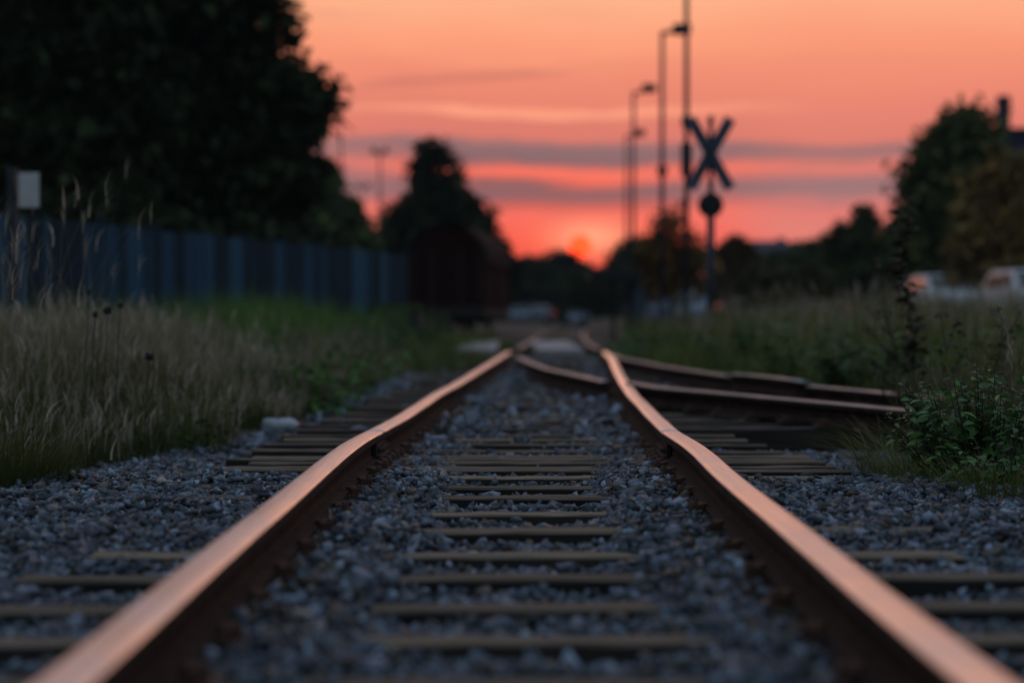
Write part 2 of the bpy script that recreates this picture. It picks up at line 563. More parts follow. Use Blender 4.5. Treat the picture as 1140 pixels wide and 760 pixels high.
def ballast_h(x, y):
    l, r, e = track(y)
    u = x - (l + r) / 2; au = np.abs(u)
    e = np.minimum(e, .0)
    inside = -.194 + .055 * sstep(.22, .46, au) * (1 - sstep(9.6, 10.4, y) * .8) + .018 * sstep(4, 7, y) * sstep(.2, .5, au)
    cov = np.interp(y, [0, 6.6, 7.4, 9.8, 10.3, 12, 16, 40], [-.200, -.197, -.150, -.148, -.195, -.215, -.220, -.225])
    out = cov + .012 * (vnoise(x, y, 1.6, 5) - .5)
    h = np.where(au < .75, inside, out)
    lft = sstep(.95, 1.05, -u) * (1 - sstep(1.5, 1.7, -u)) * sstep(11.2, 12.2, y) * (1 - sstep(27, 32, y))
    h = h - .065 * lft * (vnoise(x, y, 1.1, 14) > .3)
    h = np.where((au > .60) & (au < .9), np.minimum(h, -.170 + .02 * vnoise(x, y, 5, 9)), h)
    h = h - .06 * sstep(1.7, 3.2, au)
    h = h + .036 * (vnoise(x, y, 3.3, 1) - .5) + .024 * (vnoise(x, y, 8, 2) - .5)
    return h + e - .16 * pit(x, y)


def ground_h(x, y):
    x = np.asarray(x, float); y = np.asarray(y, float)
    yy = np.clip(y, 0, 140)
    b = ballast_h(x, yy) - .035
    le, re = left_edge(yy), right_edge(yy)
    g_l = -.23 + .22 * sstep(0, 2.5, le - x) + .05 * (vnoise(x, y, .4, 3) - .5)
    g_r = -.24 + .30 * sstep(0, 3.0, x - re) + .05 * (vnoise(x, y, .4, 4) - .5)
    far = sstep(40, 60, y)
    rise = .50 * sstep(3.5, 9, x - 1.2) * sstep(38, 58, y)
    g = np.where(x < le, g_l, np.where(x > re, g_r, b))
    l, r, e = track(yy)
    trk = np.where(np.abs(x - (l + r) / 2) < 1.5, e - .17, -.02)
    g = g * (1 - far) + far * np.where(np.abs(x - (l + r) / 2) < 1.6, e - .19, -.06)
    g = g + rise
    return g


# ground sheet
xs = np.concatenate([[-3000, -1200, -500, -200, -100, -60, -40, -28, -20], np.linspace(-15, -5, 21), np.linspace(-4.8, 5, 99), np.linspace(5.5, 15, 20), [20, 28, 40, 60, 100, 200, 500, 1200, 3000]])
ys = np.concatenate([[-400, -100, -30, -10, -4], np.linspace(-2, 16, 150), np.linspace(16.3, 60, 120), [64, 70, 80, 95, 115, 140, 180, 240, 350, 600, 1200, 3000, 6000]])
gx, gy = np.meshgrid(xs, ys)
gz = ground_h(gx, gy)
V = np.stack([gx, gy, gz], -1).reshape(-1, 3)
nx, ny = len(xs), len(ys)
ii, jj = np.meshgrid(np.arange(nx - 1), np.arange(ny - 1))
a = (jj * nx + ii).ravel()
gnd = obj('ground', np_mesh('ground', V, quads=np.stack([a, a + 1, a + nx + 1, a + nx], 1), smooth=True, mats=[M['soil']]))
gnd['kind'] = 'structure'

# ------------------------------------------------------------------ sleepers
SLEEPER_RECT = []


def ordinal(n):
    w = ['', 'first', 'second', 'third', 'fourth', 'fifth', 'sixth', 'seventh', 'eighth', 'ninth', 'tenth', 'eleventh', 'twelfth',
         'thirteenth', 'fourteenth', 'fifteenth', 'sixteenth', 'seventeenth', 'eighteenth', 'nineteenth', 'twentieth']
    if n <= 20: return w[n]
    t = ['', '', 'twenty', 'thirty', 'forty', 'fifty', 'sixty'][n // 10]
    if n % 10 == 0: return {20: 'twentieth', 30: 'thirtieth', 40: 'fortieth', 50: 'fiftieth', 60: 'sixtieth'}[n]
    return t + '-' + w[n % 10]


def sleeper_mesh(x0, x1, wy, hz):
    n = max(8, int((x1 - x0) / .12))
    bm = bmesh.new()
    rings = []
    for i in range(n + 1):
        x = x0 + (x1 - x0) * i / n
        j = [random.uniform(-.004, .004) for _ in range(6)]
        c = .006
        prof = [(-wy/2 + j[0], -hz), (-wy/2 + j[0], -c), (-wy/2 + c + j[1], j[4] * .8), (0, j[5] * .9 + .001), (wy/2 - c + j[2], j[3] * .8), (wy/2 + j[3], -c), (wy/2 + j[3], -hz)]
        rings.append([bm.verts.new((x, p[0], p[1])) for p in prof])
    for i in range(n):
        for k in range(7):
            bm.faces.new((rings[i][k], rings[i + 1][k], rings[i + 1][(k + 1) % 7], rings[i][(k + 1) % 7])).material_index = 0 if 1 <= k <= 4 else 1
    bm.faces.new(rings[0]); bm.faces.new(rings[-1][::-1])
    bmesh.ops.recalc_face_normals(bm, faces=bm.faces)
    me = bpy.data.meshes.new('sleeper'); bm.to_mesh(me); bm.free()
    return me


vis = 0
TURN_END = SD.index(min(SD, key=lambda q: abs(q - 34)))
for i, d in enumerate(SD):
    m_ = float(midx(d)); e = float(track(np.array([d]))[2][0])
    lw = 1.42 + random.uniform(-.10, .12) if d < 13.5 else (1.52 if d < 27 else 1.25) + random.uniform(-.08, .08)
    if d < 10.3: rw = 1.40 + random.uniform(-.08, .12)
    elif d < 14.3: rw = 1.58 - (d - 10.3) * .07 + random.uniform(-.03, .03)
    elif d < 15.5: rw = 3.4 - m_
    elif d < 34:
        bx = np.interp(d, BPTS[3][::-1, 1], BPTS[3][::-1, 0]) if d < BPTS[3][:, 1].max() else np.interp(d, BPTS[2][::-1, 1], BPTS[2][::-1, 0])
        rw = max(1.3, bx - m_ + .45) + random.uniform(-.06, .06)
    else: rw = 1.3
    wy = random.uniform(.14, .18)
    me = sleeper_mesh(-lw, rw, wy, .16)
    dark = 14.3 < d
    me.materials.append(M['old_timber'] if dark and i % 5 not in (1, 3) else M['sleeper']); me.materials.append(M['side_shade'])
    if d < 4.3:
        lab = 'weathered wooden sleeper close under the camera, at the bottom edge'
    else:
        vis += 1
        if vis == 1:
            lab = 'weathered brown sleeper nearest the camera, along the bottom edge between the two rails'
        elif dark:
            lab = 'old switch timber under the turnout, %s sleeper counted from the bottom edge' % ordinal(vis)
        else:
            lab = 'weathered brown wooden sleeper in grey ballast, %s from the bottom edge' % ordinal(vis)
    o = obj('sleeper', me, None, (m_, d, e - .156 + random.uniform(-.006, .006)))
    o.rotation_euler = (0, random.uniform(-.004, .004), random.uniform(-.012, .012))
    tag(o, lab, 'sleeper', 'sleepers under the track')
    SLEEPER_RECT.append((d, wy, m_ - lw, m_ + rw))

# ------------------------------------------------------------------ ballast stones
def hull_variants(k, npts, flat=.7):
    out = []
    for _ in range(k):
        bm = bmesh.new()
        for _p in range(npts):
            v = Vector((random.gauss(0, 1), random.gauss(0, 1), random.gauss(0, 1))).normalized()
            v *= random.uniform(.8, 1.1)
            if _p % 2:
                v = Vector((random.choice((-1, 1)) * random.uniform(.45, .85), random.choice((-1, 1)) * random.uniform(.45, .85), random.choice((-1, 1)) * random.uniform(.4, .8)))
            bm.verts.new((v.x * 1.12, v.y * .78, v.z * flat))
        r = bmesh.ops.convex_hull(bm, input=bm.verts)
        junk = [g for g in r['geom_interior'] if isinstance(g, bmesh.types.BMVert)] + [g for g in r['geom_unused'] if isinstance(g, bmesh.types.BMVert)]
        if junk: bmesh.ops.delete(bm, geom=list(set(junk)), context='VERTS')
        bmesh.ops.triangulate(bm, faces=bm.faces)
        bm.verts.index_update()
        V = np.array([v.co[:] for v in bm.verts]); Fc = np.array([[v.index for v in f.verts] for f in bm.faces])
        bm.free(); out.append((V, Fc))
    return out


def rand_rot(n):
    q = rng.normal(size=(n, 4)); q /= np.linalg.norm(q, axis=1)[:, None]
    w, x, y, z = q.T
    return np.stack([np.stack([1-2*(y*y+z*z), 2*(x*y-z*w), 2*(x*z+y*w)], -1), np.stack([2*(x*y+z*w), 1-2*(x*x+z*z), 2*(y*z-x*w)], -1), np.stack([2*(x*z-y*w), 2*(y*z+x*w), 1-2*(x*x+y*y)], -1)], 1)


def scatter_stones(xr, yr, cell, rad, variants, keep_fn, layers=1, lift=0.0):
    Vs, Ts, Cs = [], [], []
    base = 0
    nx = int((xr[1] - xr[0]) / cell); ny = int((yr[1] - yr[0]) / cell)
    for L_ in range(layers):
        gx, gy = np.meshgrid(np.arange(nx), np.arange(ny))
        x = xr[0] + (gx.ravel() + rng.uniform(0, 1, gx.size)) * cell
        y = yr[0] + (gy.ravel() + rng.uniform(0, 1, gx.size)) * cell
        k = keep_fn(x, y, L_)
        x, y = x[k], y[k]
        n = len(x)
        r = rad * np.clip(rng.lognormal(0, .42, n), .45, 2.3)
        z = ballast_h(x, y) + lift + L_ * rad * .55 + rng.uniform(-.4, .35, n) * r
        tone = np.clip(rng.lognormal(-.08, .62, n), .18, 3.0)
        tint = rng.uniform(0, 1, n)
        col = np.stack([.104 + .035 * (tint > .88) + .010 * tint, .130 + .0 * tint, .162 - .05 * (tint > .88)], 1) * tone[:, None]
        tl, tr_, te = track(y)
        near_rail = np.exp(-(np.minimum(np.abs(x - tl), np.abs(x - tr_)) / .17) ** 2)
        rust = (rng.random(n) < .55 * near_rail + .03)[:, None]
        col = np.where(rust, np.array([.105, .07, .05]) * tone[:, None], col)
        vi = rng.integers(0, len(variants), n)
        for q, (BV, BF) in enumerate(variants):
            s = np.where(vi == q)[0]
            if len(s) == 0: continue
            ns = len(s); ya = rng.uniform(0, 2 * math.pi, ns); ti = rng.normal(0, .42, ns); tj = rng.normal(0, .42, ns)
            cy_, sy_ = np.cos(ya), np.sin(ya); z0_ = np.zeros(ns); o1_ = np.ones(ns)
            Ry = np.stack([np.stack([cy_, -sy_, z0_], -1), np.stack([sy_, cy_, z0_], -1), np.stack([z0_, z0_, o1_], -1)], 1)
            Rx = np.stack([np.stack([o1_, z0_, z0_], -1), np.stack([z0_, np.cos(ti), -np.sin(ti)], -1), np.stack([z0_, np.sin(ti), np.cos(ti)], -1)], 1)
            Rz = np.stack([np.stack([np.cos(tj), z0_, np.sin(tj)], -1), np.stack([z0_, o1_, z0_], -1), np.stack([-np.sin(tj), z0_, np.cos(tj)], -1)], 1)
            Rm = np.where((rng.random(ns) < .7)[:, None, None], Rx @ Rz @ Ry, rand_rot(ns))
            # keep the flat side lying down more or less: blend by drawing tilt small for half of them
            v = np.einsum('nij,vj->nvi', Rm, BV) * r[s][:, None, None]
            v[:, :, 2] *= .95
            v[:, :, 0] += x[s][:, None]; v[:, :, 1] += y[s][:, None]; v[:, :, 2] += z[s][:, None]
            nv = len(BV)
            f = BF[None] + (base + np.arange(len(s)) * nv)[:, None, None]
            Vs.append(v.reshape(-1, 3)); Ts.append(f.reshape(-1, 3)); Cs.append(np.repeat(col[s], nv, 0))
            base += len(s) * nv
    return np.concatenate(Vs), np.concatenate(Ts), np.concatenate(Cs)


SDa = np.array([q[0] for q in SLEEPER_RECT]); SWa = np.array([q[1] for q in SLEEPER_RECT])
SX0 = np.array([q[2] for q in SLEEPER_RECT]); SX1 = np.array([q[3] for q in SLEEPER_RECT])


def on_sleeper(x, y):
    i = np.clip(np.searchsorted(SDa, y), 1, len(SDa) - 1)
    i = np.where(np.abs(y - SDa[i - 1]) < np.abs(y - SDa[i]), i - 1, i)
    return (np.abs(y - SDa[i]) < SWa[i] / 2 + .008) & (x > SX0[i]) & (x < SX1[i])


def keep(x, y, L_):
    l, r, e = track(y)
    le, re = left_edge(y), right_edge(y)
    ok = (x > le - .12 - .5 * rng.random(len(x)) ** 2) & (x < re + .10 + .4 * rng.random(len(x)) ** 2)
    ok &= (np.abs(x - l) > .072) & (np.abs(x - r) > .072)
    hh = ballast_h(x, y)
    cover = (hh > -.162 + np.minimum(e, 0))
    os_ = on_sleeper(x, y)
    rnd = rng.random(len(x))
    ok &= (~os_) | (cover & (rnd < .75)) | (rnd < .02) | ((vnoise(x, y, 5.5, 12) > .70) & (rnd < .7))
    ok &= pit(x, y) < .5 + .4 * rng.random(len(x))
    if L_ == 1: ok &= (rng.random(len(x)) < .35) & ~os_
    return ok


near_v = hull_variants(24, 8, .62)
far_v = hull_variants(10, 9)
V1, T1, C1 = scatter_stones((-3.4, 3.0), (2.2, 13.0), .0262, .0168, near_v, keep, layers=2)
V2, T2, C2 = scatter_stones((-2.6, 3.6), (13.0, 40), .062, .036, far_v, keep)
V3, T3, C3 = scatter_stones((-3.2, 3.2), (-1.5, 2.2), .07, .04, far_v, keep)
o1 = len(V1); o2 = o1 + len(V2)
g = obj('gravel', np_mesh('gravel', np.concatenate([V1, V2, V3]), tris=np.concatenate([T1, T2 + o1, T3 + o2]), cols=np.concatenate([C1, C2, C3]), mats=[M['stone']]))
tag(g, 'blue grey crushed stone ballast around the sleepers and rails', 'ballast', kind='stuff')

# a few stones large and dark enough to single out
def big_stone(px, py, r, lab, dark):
    d = F * (H + .14) / (py - HY)
    BV, BF = hull_variants(1, 16, .8)[0]
    me = np_mesh('stone', BV * r, tris=BF, cols=np.tile(np.array(dark), (len(BV), 1)), mats=[M['stone']])
    o = obj('stone', me, None, (X(px, d), d, float(ballast_h(np.array([X(px, d)]), np.array([d]))[0]) + r * .55))
    o.rotation_euler = (random.uniform(-.4, .4), random.uniform(-.4, .4), random.uniform(0, 6))
    tag(o, lab, 'stone', 'loose dark stones on the ballast')


big_stone(687, 677, .038, 'dark rounded stone between the rails, lying on a sleeper near the right rail', (.035, .04, .05))
big_stone(1056, 632, .040, 'dark blocky stone right of the right rail, between two sleeper ends', (.03, .032, .04))
big_stone(496, 550, .032, 'dark stone left of centre between the rails, on a sleeper', (.035, .04, .045))
big_stone(566, 517, .030, 'grey stone in the middle of the track on the joint sleepers', (.08, .09, .11))
big_stone(684, 517, .034, 'brown grey stone beside the right rail near the joint', (.08, .075, .075))

# ------------------------------------------------------------------ grass
def blades(x, y, z, h, w, lean, az, cols, bend=1.0, tipcol=None, nseg=4, wdir=None):
    """arrays -> curved tapered blades"""
    n = len(x)
    t = np.linspace(0, 1, nseg + 1)
    dx = np.cos(az) * lean * h; dy = np.sin(az) * lean * h
    cx = x[:, None] + dx[:, None] * (t ** 2)[None] * bend
    cy = y[:, None] + dy[:, None] * (t ** 2)[None] * bend
    cz = z[:, None] + h[:, None] * (t - .25 * np.minimum(lean, 1.2)[:, None] * t ** 3)
    wa = az + math.pi / 2 if wdir is None else wdir
    wx = np.cos(wa); wy = np.sin(wa)
    prof = np.array([.8, 1.0, .8, .5, .08]) if nseg == 4 else np.linspace(1, .1, nseg + 1)
    V = np.zeros((n, nseg + 1, 2, 3))
    for s, k in ((0, -.5), (1, .5)):
        V[:, :, s, 0] = cx + k * (w * wx)[:, None] * prof
        V[:, :, s, 1] = cy + k * (w * wy)[:, None] * prof
        V[:, :, s, 2] = cz
    idx = (np.arange(n) * (nseg + 1) * 2)[:, None] + (np.arange(nseg) * 2)[None]
    Q = np.stack([idx, idx + 1, idx + 3, idx + 2], -1).reshape(-1, 4)
    if tipcol is None:
        cc = np.repeat(cols, (nseg + 1) * 2, 0)
    else:
        tt = t[None, :, None] ** 1.5
        cc = cols[:, None, :] * (1 - tt) + tipcol[:, None, :] * tt
        cc = np.repeat(cc[:, :, None, :], 2, 2).reshape(-1, 3)
    return V.reshape(-1, 3), Q, cc


class Acc:
    def __init__(self): self.V, self.Q, self.C, self.n = [], [], [], 0

    def add(self, V, Q, Cc):
        self.V.append(V); self.Q.append(Q + self.n); self.C.append(Cc); self.n += len(V)

    def obj(self, name, m, parent=None, loc=None):
        V = np.concatenate(self.V)
        if loc is not None: V = V - np.array(loc)
        return obj(name, np_mesh(name, V, quads=np.concatenate(self.Q), cols=np.concatenate(self.C), mats=[m]), parent, loc)


GREEN = np.array([.075, .120, .024]); OLIVE = np.array([.150, .155, .040]); DRY = np.array([.30, .24, .13]); PALE = np.array([.42, .36, .27])


def mixcol(n, a, b, jit=.3):
    t = rng.random((n, 1)); return (a * (1 - t) + b * t) * rng.lognormal(0, jit, (n, 1))


def field(acc, n, xr, yr, hr, wr, ca, cb, tip, mask, lean=(.1, .7), heads=0.0, ypow=1.0, hmod=None):
    x = rng.uniform(*xr, n); y = yr[0] + (yr[1] - yr[0]) * rng.random(n) ** ypow
    k = mask(x, y); x, y = x[k], y[k]; n = len(x)
    if n == 0: return
    z = ground_h(x, y) - .01
    h = rng.uniform(*hr, n) * (.65 + .7 * vnoise(x, y, .9, 8))
    if hmod is not None: h = h * hmod(x, y)
    w = rng.uniform(*wr, n)
    ln = rng.uniform(*lean, n)
    az = rng.uniform(0, 2 * math.pi, n)
    pt = np.clip(vnoise(x, y, 1.3, 21) * 1.9 - .55 + rng.normal(0, .18, n), 0, 1)[:, None]
    c = (ca * (1 - pt) + cb * pt) * rng.lognormal(0, .3, (n, 1))
    pt2 = np.clip(vnoise(x, y, .8, 33) * 2.2 - .5 + rng.normal(0, .2, n), 0, 1)[:, None]
    tc = (np.array(cb) * .7 * (1 - pt2) + tip * 1.05 * pt2) * rng.lognormal(0, .25, (n, 1))
    acc.add(*blades(x, y, z, h, w, ln, az, c, tipcol=tc))
    if heads > 0:   # feathery seed heads: short wide blades at the top of some stalks
        s = rng.random(n) < heads
        hx = x[s] + np.cos(az[s]) * ln[s] * h[s]; hy = y[s] + np.sin(az[s]) * ln[s] * h[s]
        hz = z[s] + h[s] * (1 - .25 * np.minimum(ln[s], 1.2)) - .02
        for q in range(3):
            m = len(hx)
            acc.add(*blades(hx, hy, hz - .04 * q, rng.uniform(.08, .16, m), rng.uniform(.006, .012, m), rng.uniform(.3, .9, m), az[s] + rng.uniform(-.8, .8, m), mixcol(m, PALE * .8, PALE)))


def lmask(x, y):
    e = left_edge(y) + .25 * (vnoise(x, y, 1.5, 6) - .5)
    bare = ((x + 1.60) / .34) ** 2 + ((y - 15.0) / .6) ** 2 < 1
    return (x < e - .05) & ~bare


def rmask(x, y):
    e = right_edge(y) + .25 * (vnoise(x, y, 1.5, 7) - .5)
    return x > e + .05


# dry tall grass left
A = Acc()
ledge = lambda x, y: .5 + .6 * sstep(0, 1.2, left_edge(y) - x)
field(A, 34000, (-6.5, -1.6), (8.5, 20), (.32, .62), (.0035, .007), GREEN * .7, OLIVE * 1.05, DRY, lmask, heads=.22, hmod=ledge)
field(A, 12000, (-8.0, -1.0), (18, 34), (.28, .55), (.007, .013), OLIVE * .8, DRY * .8, DRY * 1.1, lmask, heads=.2, hmod=ledge)
field(A, 260, (-4.2, -2.6), (10.5, 15), (1.0, 1.5), (.003, .005), DRY, PALE, PALE, lmask, lean=(.05, .5), heads=.8)
field(A, 22, (-3.6, -2.9), (9.8, 12.0), (1.25, 1.75), (.003, .0045), PALE * .8, PALE, PALE, lmask, lean=(.05, .4), heads=.5)
o = A.obj('dry_grass', M['grass']); tag(o, 'tall dry beige grass with seed heads along the left of the track', 'grass', kind='stuff')
# green grass
A = Acc()
field(A, 34000, (-6.5, -1.5), (8.5, 20), (.18, .46), (.005, .010), GREEN * .6, OLIVE * .8, OLIVE * .9, lmask, lean=(.2, .9))
field(A, 16000, (-9.0, -.8), (18, 46), (.22, .48), (.008, .016), GREEN, OLIVE * 1.1, OLIVE, lmask, lean=(.2, .8))
field(A, 12000, (-7.0, -2.0), (24, 46), (.45, .95), (.012, .02), GREEN * 1.8, np.array([.10, .20, .035]), np.array([.11, .22, .04]), lambda x, y: lmask(x, y) & (x < left_edge(y) - 1.2), lean=(.2, .8))
field(A, 7000, (-1.9, .5), (28, 62), (.15, .36), (.010, .02), GREEN, OLIVE, OLIVE, lambda x, y: x < midx(y) - 1.15, lean=(.2, .9))
field(A, 700, (-.6, 2.2), (35.5, 41), (.10, .2), (.010, .016), GREEN, OLIVE, OLIVE, lambda x, y: vnoise(x, y, 1.4, 3) > .52, lean=(.3, .9))
o = A.obj('grass', M['grass']); tag(o, 'green and olive grass growing low on the left verge and around the track', 'grass', kind='stuff')
A = Acc()
field(A, 22000, (1.6, 9.0), (16, 34), (.25, .6), (.006, .014), GREEN * 1.3, OLIVE * 1.3, OLIVE * 1.2, lambda x, y: rmask(x, y) & (y > 15.5 - .2 * x), lean=(.15, .8))
field(A, 9000, (1.6, 10.0), (17, 40), (.5, .95), (.006, .011), OLIVE, OLIVE * 1.5, DRY * .8, lambda x, y: rmask(x, y) & (x > right_edge(y) + .6), lean=(.05, .5), heads=.3)
field(A, 9000, (1.6, 12), (32, 60), (.3, .8), (.012, .02), GREEN * 1.3, OLIVE * 1.2, OLIVE, lambda x, y: x > midx(y) + 1.2 + .5 * vnoise(x, y, .6, 1), lean=(.15, .7))
field(A, 7000, (2.4, 4.6), (11, 17), (.18, .40), (.004, .008), GREEN * 1.2, OLIVE * 1.2, OLIVE * 1.3, lambda x, y: (x > right_edge(y) + .25), lean=(.1, .8))
field(A, 200, (2.6, 4.6), (11.5, 17), (.5, .8), (.003, .006), OLIVE, DRY * .7, DRY * .7, lambda x, y: x > right_edge(y) + .3, lean=(.05, .5), heads=.6)
o = A.obj('grass', M['grass']); tag(o, 'dusky green and brown grass bank behind the branch rails on the right', 'grass', kind='stuff')
A = Acc()
field(A, 5000, (1.5, 3.2), (7.0, 11.2), (.05, .16), (.003, .006), GREEN, OLIVE, OLIVE, lambda x, y: x > right_edge(y) - .02 + .3 * (vnoise(x, y, 2.5, 7) - .4), lean=(.3, 1.2))
o = A.obj('grass', M['grass']); tag(o, 'short thin grass creeping over the ballast under the right bush', 'grass', kind='stuff')


def tuft(px, py, d, n, hr, spread, lean, label, aim=None, ca=GREEN, cb=OLIVE, tip=DRY, wr=(.0022, .0045), group=None, heads=.0):
    x0 = X(px, d); z0 = float(ground_h(np.array([x0]), np.array([d]))[0])
    r = spread * np.sqrt(rng.random(n)); th = rng.uniform(0, 2 * math.pi, n)
    x = x0 + r * np.cos(th); y = d + r * np.sin(th)
    az = th + rng.normal(0, .5, n)
    if aim is not None:
        az = np.where(rng.random(n) < .6, aim + rng.normal(0, .5, n), az)
    h = rng.uniform(*hr, n)
    A = Acc()
    ln = rng.uniform(*lean, n); w = rng.uniform(*wr, n)
    z = np.full(n, z0 - .01)
    A.add(*blades(x, y, z, h, w, ln, az, mixcol(n, ca, cb), tipcol=mixcol(n, cb, tip)))
    if heads > 0:
        s = rng.random(n) < heads
        hx = x[s] + np.cos(az[s]) * ln[s] * h[s]; hy = y[s] + np.sin(az[s]) * ln[s] * h[s]; hz = z[s] + h[s] * (1 - .25 * np.minimum(ln[s], 1.2)) - .02
        for q in range(4):
            m = len(hx)
            A.add(*blades(hx, hy, hz - .025 * q, rng.uniform(.03, .07, m), rng.uniform(.004, .007, m), rng.uniform(.3, .9, m), az[s] + rng.uniform(-1.2, 1.2, m), mixcol(m, tip * .8, tip)))
    o = A.obj('grass_tuft', M['grass'], None, (x0, d, z0))
    tag(o, label, 'grass tuft', group)
    return o


tuft(1012, 520, 10.6, 620, (.12, .44), .24, (.4, 1.7), 'fine spiky grass tuft leaning left over the ballast beside the leafy bush', aim=math.pi, ca=GREEN*1.6, cb=OLIVE*1.6, tip=DRY*.9, wr=(.003, .0055))
tuft(1085, 470, 11.3, 480, (.30, .62), .20, (.05, .6), 'reddish upright grass clump rising behind the leafy bush', cb=np.array([.10, .08, .035]), tip=np.array([.20, .15, .09]), heads=.7)
tuft(1128, 500, 10.4, 600, (.26, .52), .22, (.05, .7), 'upright green grass clump at the right edge beside the bush', cb=OLIVE, tip=np.array([.14, .13, .06]), heads=.3)
tuft(15, 545, 9.6, 900, (.15, .4), .24, (.3, 1.3), 'yellow green grass clump at the left edge beside the ballast', aim=-.5, cb=np.array([.12, .12, .035]), tip=np.array([.14, .13, .05]))

# ------------------------------------------------------------------ leafy plants
LEAF_S = np.array([(0, 0, 0), (.22, .30, .04), (.26, .55, .03), (.14, .82, -.02), (0, 1, -.10), (-.14, .82, -.02), (-.26, .55, .03), (-.22, .30, .04), (0, .3, -.02), (0, .6, -.03)], float)
LEAF_F = np.array([(0, 1, 8), (1, 2, 9), (1, 9, 8), (2, 3, 9), (3, 4, 9), (0, 8, 7), (7, 8, 9), (7, 9, 6), (6, 9, 5), (5, 9, 4)])


def leaves_mesh(name, pos, size, dirs, cols, droop=.3):
    """pointed oval leaves along directions"""
    n = len(pos)
    d = dirs / np.linalg.norm(dirs, axis=1)[:, None]
    up = np.tile(np.array([0, 0, 1.0]), (n, 1)) + rng.normal(0, .35, (n, 3))
    s = np.cross(d, up); s /= np.linalg.norm(s, axis=1)[:, None] + 1e-9
    u = np.cross(s, d)
    L = LEAF_S[None] * size[:, None, None]
    V = pos[:, None, :] + s[:, None, :] * L[:, :, 0:1] + d[:, None, :] * L[:, :, 1:2] + u[:, None, :] * L[:, :, 2:3]
    V[:, :, 2] -= droop * size[:, None] * LEAF_S[None, :, 1] ** 2
    T = (LEAF_F[None] + (np.arange(n) * len(LEAF_S))[:, None, None]).reshape(-1, 3)
    return V.reshape(-1, 3), T, np.repeat(cols, len(LEAF_S), 0)


def bush(label, loc, nstem, h, spread, leaf, per, ca, cb, name='bush', cat='bush', droop=.35, lean_x=0.0):
    root = thing(name, label, cat, loc)
    st = MB(); P_, D_, S_ = [], [], []
    for k in range(nstem):
        a = random.uniform(0, 2 * math.pi); rr = spread * math.sqrt(random.random())
        hh = h * random.uniform(.55, 1.05) * (1 - .35 * (rr / spread) ** 2)
        b = Vector((rr * .45 * math.cos(a), rr * .45 * math.sin(a), 0))
        tip = Vector((rr * math.cos(a) + lean_x * hh, rr * math.sin(a), hh))
        pts = [b, b.lerp(tip, .5) + Vector((0, 0, .06 * hh)), tip]
        st.tube(pts, [.006, .004, .002], 5)
        for q in range(per):
            t = .18 + .82 * (q + random.random()) / per
            p = pts[0].lerp(pts[1], t * 2) if t < .5 else pts[1].lerp(pts[2], t * 2 - 1)
            th = random.uniform(0, 6.283)
            P_.append(p[:]); D_.append((math.cos(th), math.sin(th), random.uniform(-.1, .7)))
            S_.append(leaf * random.uniform(.55, 1.2) * (1.15 - .4 * t))
    n = len(P_)
    V, T, Cc = leaves_mesh('leaves', np.array(P_), np.array(S_), np.array(D_), mixcol(n, ca, cb, .25), droop)
    obj('foliage', np_mesh('foliage', V, tris=T, cols=Cc, mats=[M['bush']]), root)
    st.build('stem', M['bark'], root)
    return root


def gpos(px, d):
    x = X(px, d); return (x, d, float(ground_h(np.array([x]), np.array([d]))[0]))


G1, G2 = np.array([.055, .13, .036]), np.array([.15, .29, .075])
bush('leafy dark green bush with toothed leaves at the right edge, sharply in focus', gpos(1102, 10.0), 125, .62, .46, .074, 20, G1, G2)
bush('lower leafy green plant in front of the dark bush, at the right edge', gpos(1128, 9.3), 45, .34, .30, .075, 12, G1 * .8, G2 * .9, name='leafy_plant', cat='plant')

# small bright weed on the ballast
bush('small bright lime green weed sprouting from the ballast below the grass tuft', gpos(983, 9.75), 7, .035, .05, .04, 4, np.array([.12, .30, .04]), np.array([.18, .40, .05]), name='weed', cat='weed')


def tall_weed(label, px, top, d, leaf, nl, wob=.05, branches=0, name='weed', col=(np.array([.035, .04, .02]), np.array([.06, .055, .03])), group=None):
    loc = gpos(px, d); h = Zh(top, d) - loc[2]
    root = thing(name, label, 'weed', loc, 0, group)
    st = MB(); n = 9
    pts = [Vector((wob * math.sin(i * .9 + px), wob * math.cos(i * 1.1), h * i / (n - 1))) for i in range(n)]
    pts[0] = Vector((0, 0, 0))
    st.tube(pts, [.007 * (1 - .7 * i / (n - 1)) for i in range(n)], 6)
    P_, D_, S_ = [], [], []
    for q in range(nl):
        t = .12 + .88 * q / nl; i = min(int(t * (n - 1)), n - 2); p = pts[i].lerp(pts[i + 1], t * (n - 1) - i)
        th = random.uniform(0, 6.283)
        for r in range(6):
            P_.append((p + Vector((random.gauss(0, .022), random.gauss(0, .022), random.gauss(0, .02))))[:])
            D_.append((math.cos(th + r * .7), math.sin(th + r * .7), random.uniform(-.2, .6))); S_.append(leaf * random.uniform(.6, 1.2) * (1.2 - .3 * t))
    for b in range(branches):
        t = random.uniform(.4, .95); i = int(t * (n - 2)); p = pts[i]
        th = random.uniform(0, 6.283); L_ = h * random.uniform(.15, .3)
        e = p + Vector((math.cos(th) * L_ * .7, math.sin(th) * L_ * .7, L_ * .7))
        st.tube([p, p.lerp(e, .5) + Vector((0, 0, -.02)), e], [.004, .003, .002], 5)
        for r in range(9):
            P_.append((e + Vector((random.gauss(0, .02), random.gauss(0, .02), random.gauss(0, .02))))[:]); D_.append((random.gauss(0, 1), random.gauss(0, 1), random.gauss(.3, .6))); S_.append(leaf * random.uniform(.4, .7))
    V, T, Cc = leaves_mesh('leaves', np.array(P_), np.array(S_), np.array(D_), mixcol(len(P_), col[0], col[1]), .2)
    obj('foliage', np_mesh('foliage', V, tris=T, cols=Cc, mats=[M['bush']]), root)
    st.build('stem', M['bark'], root)


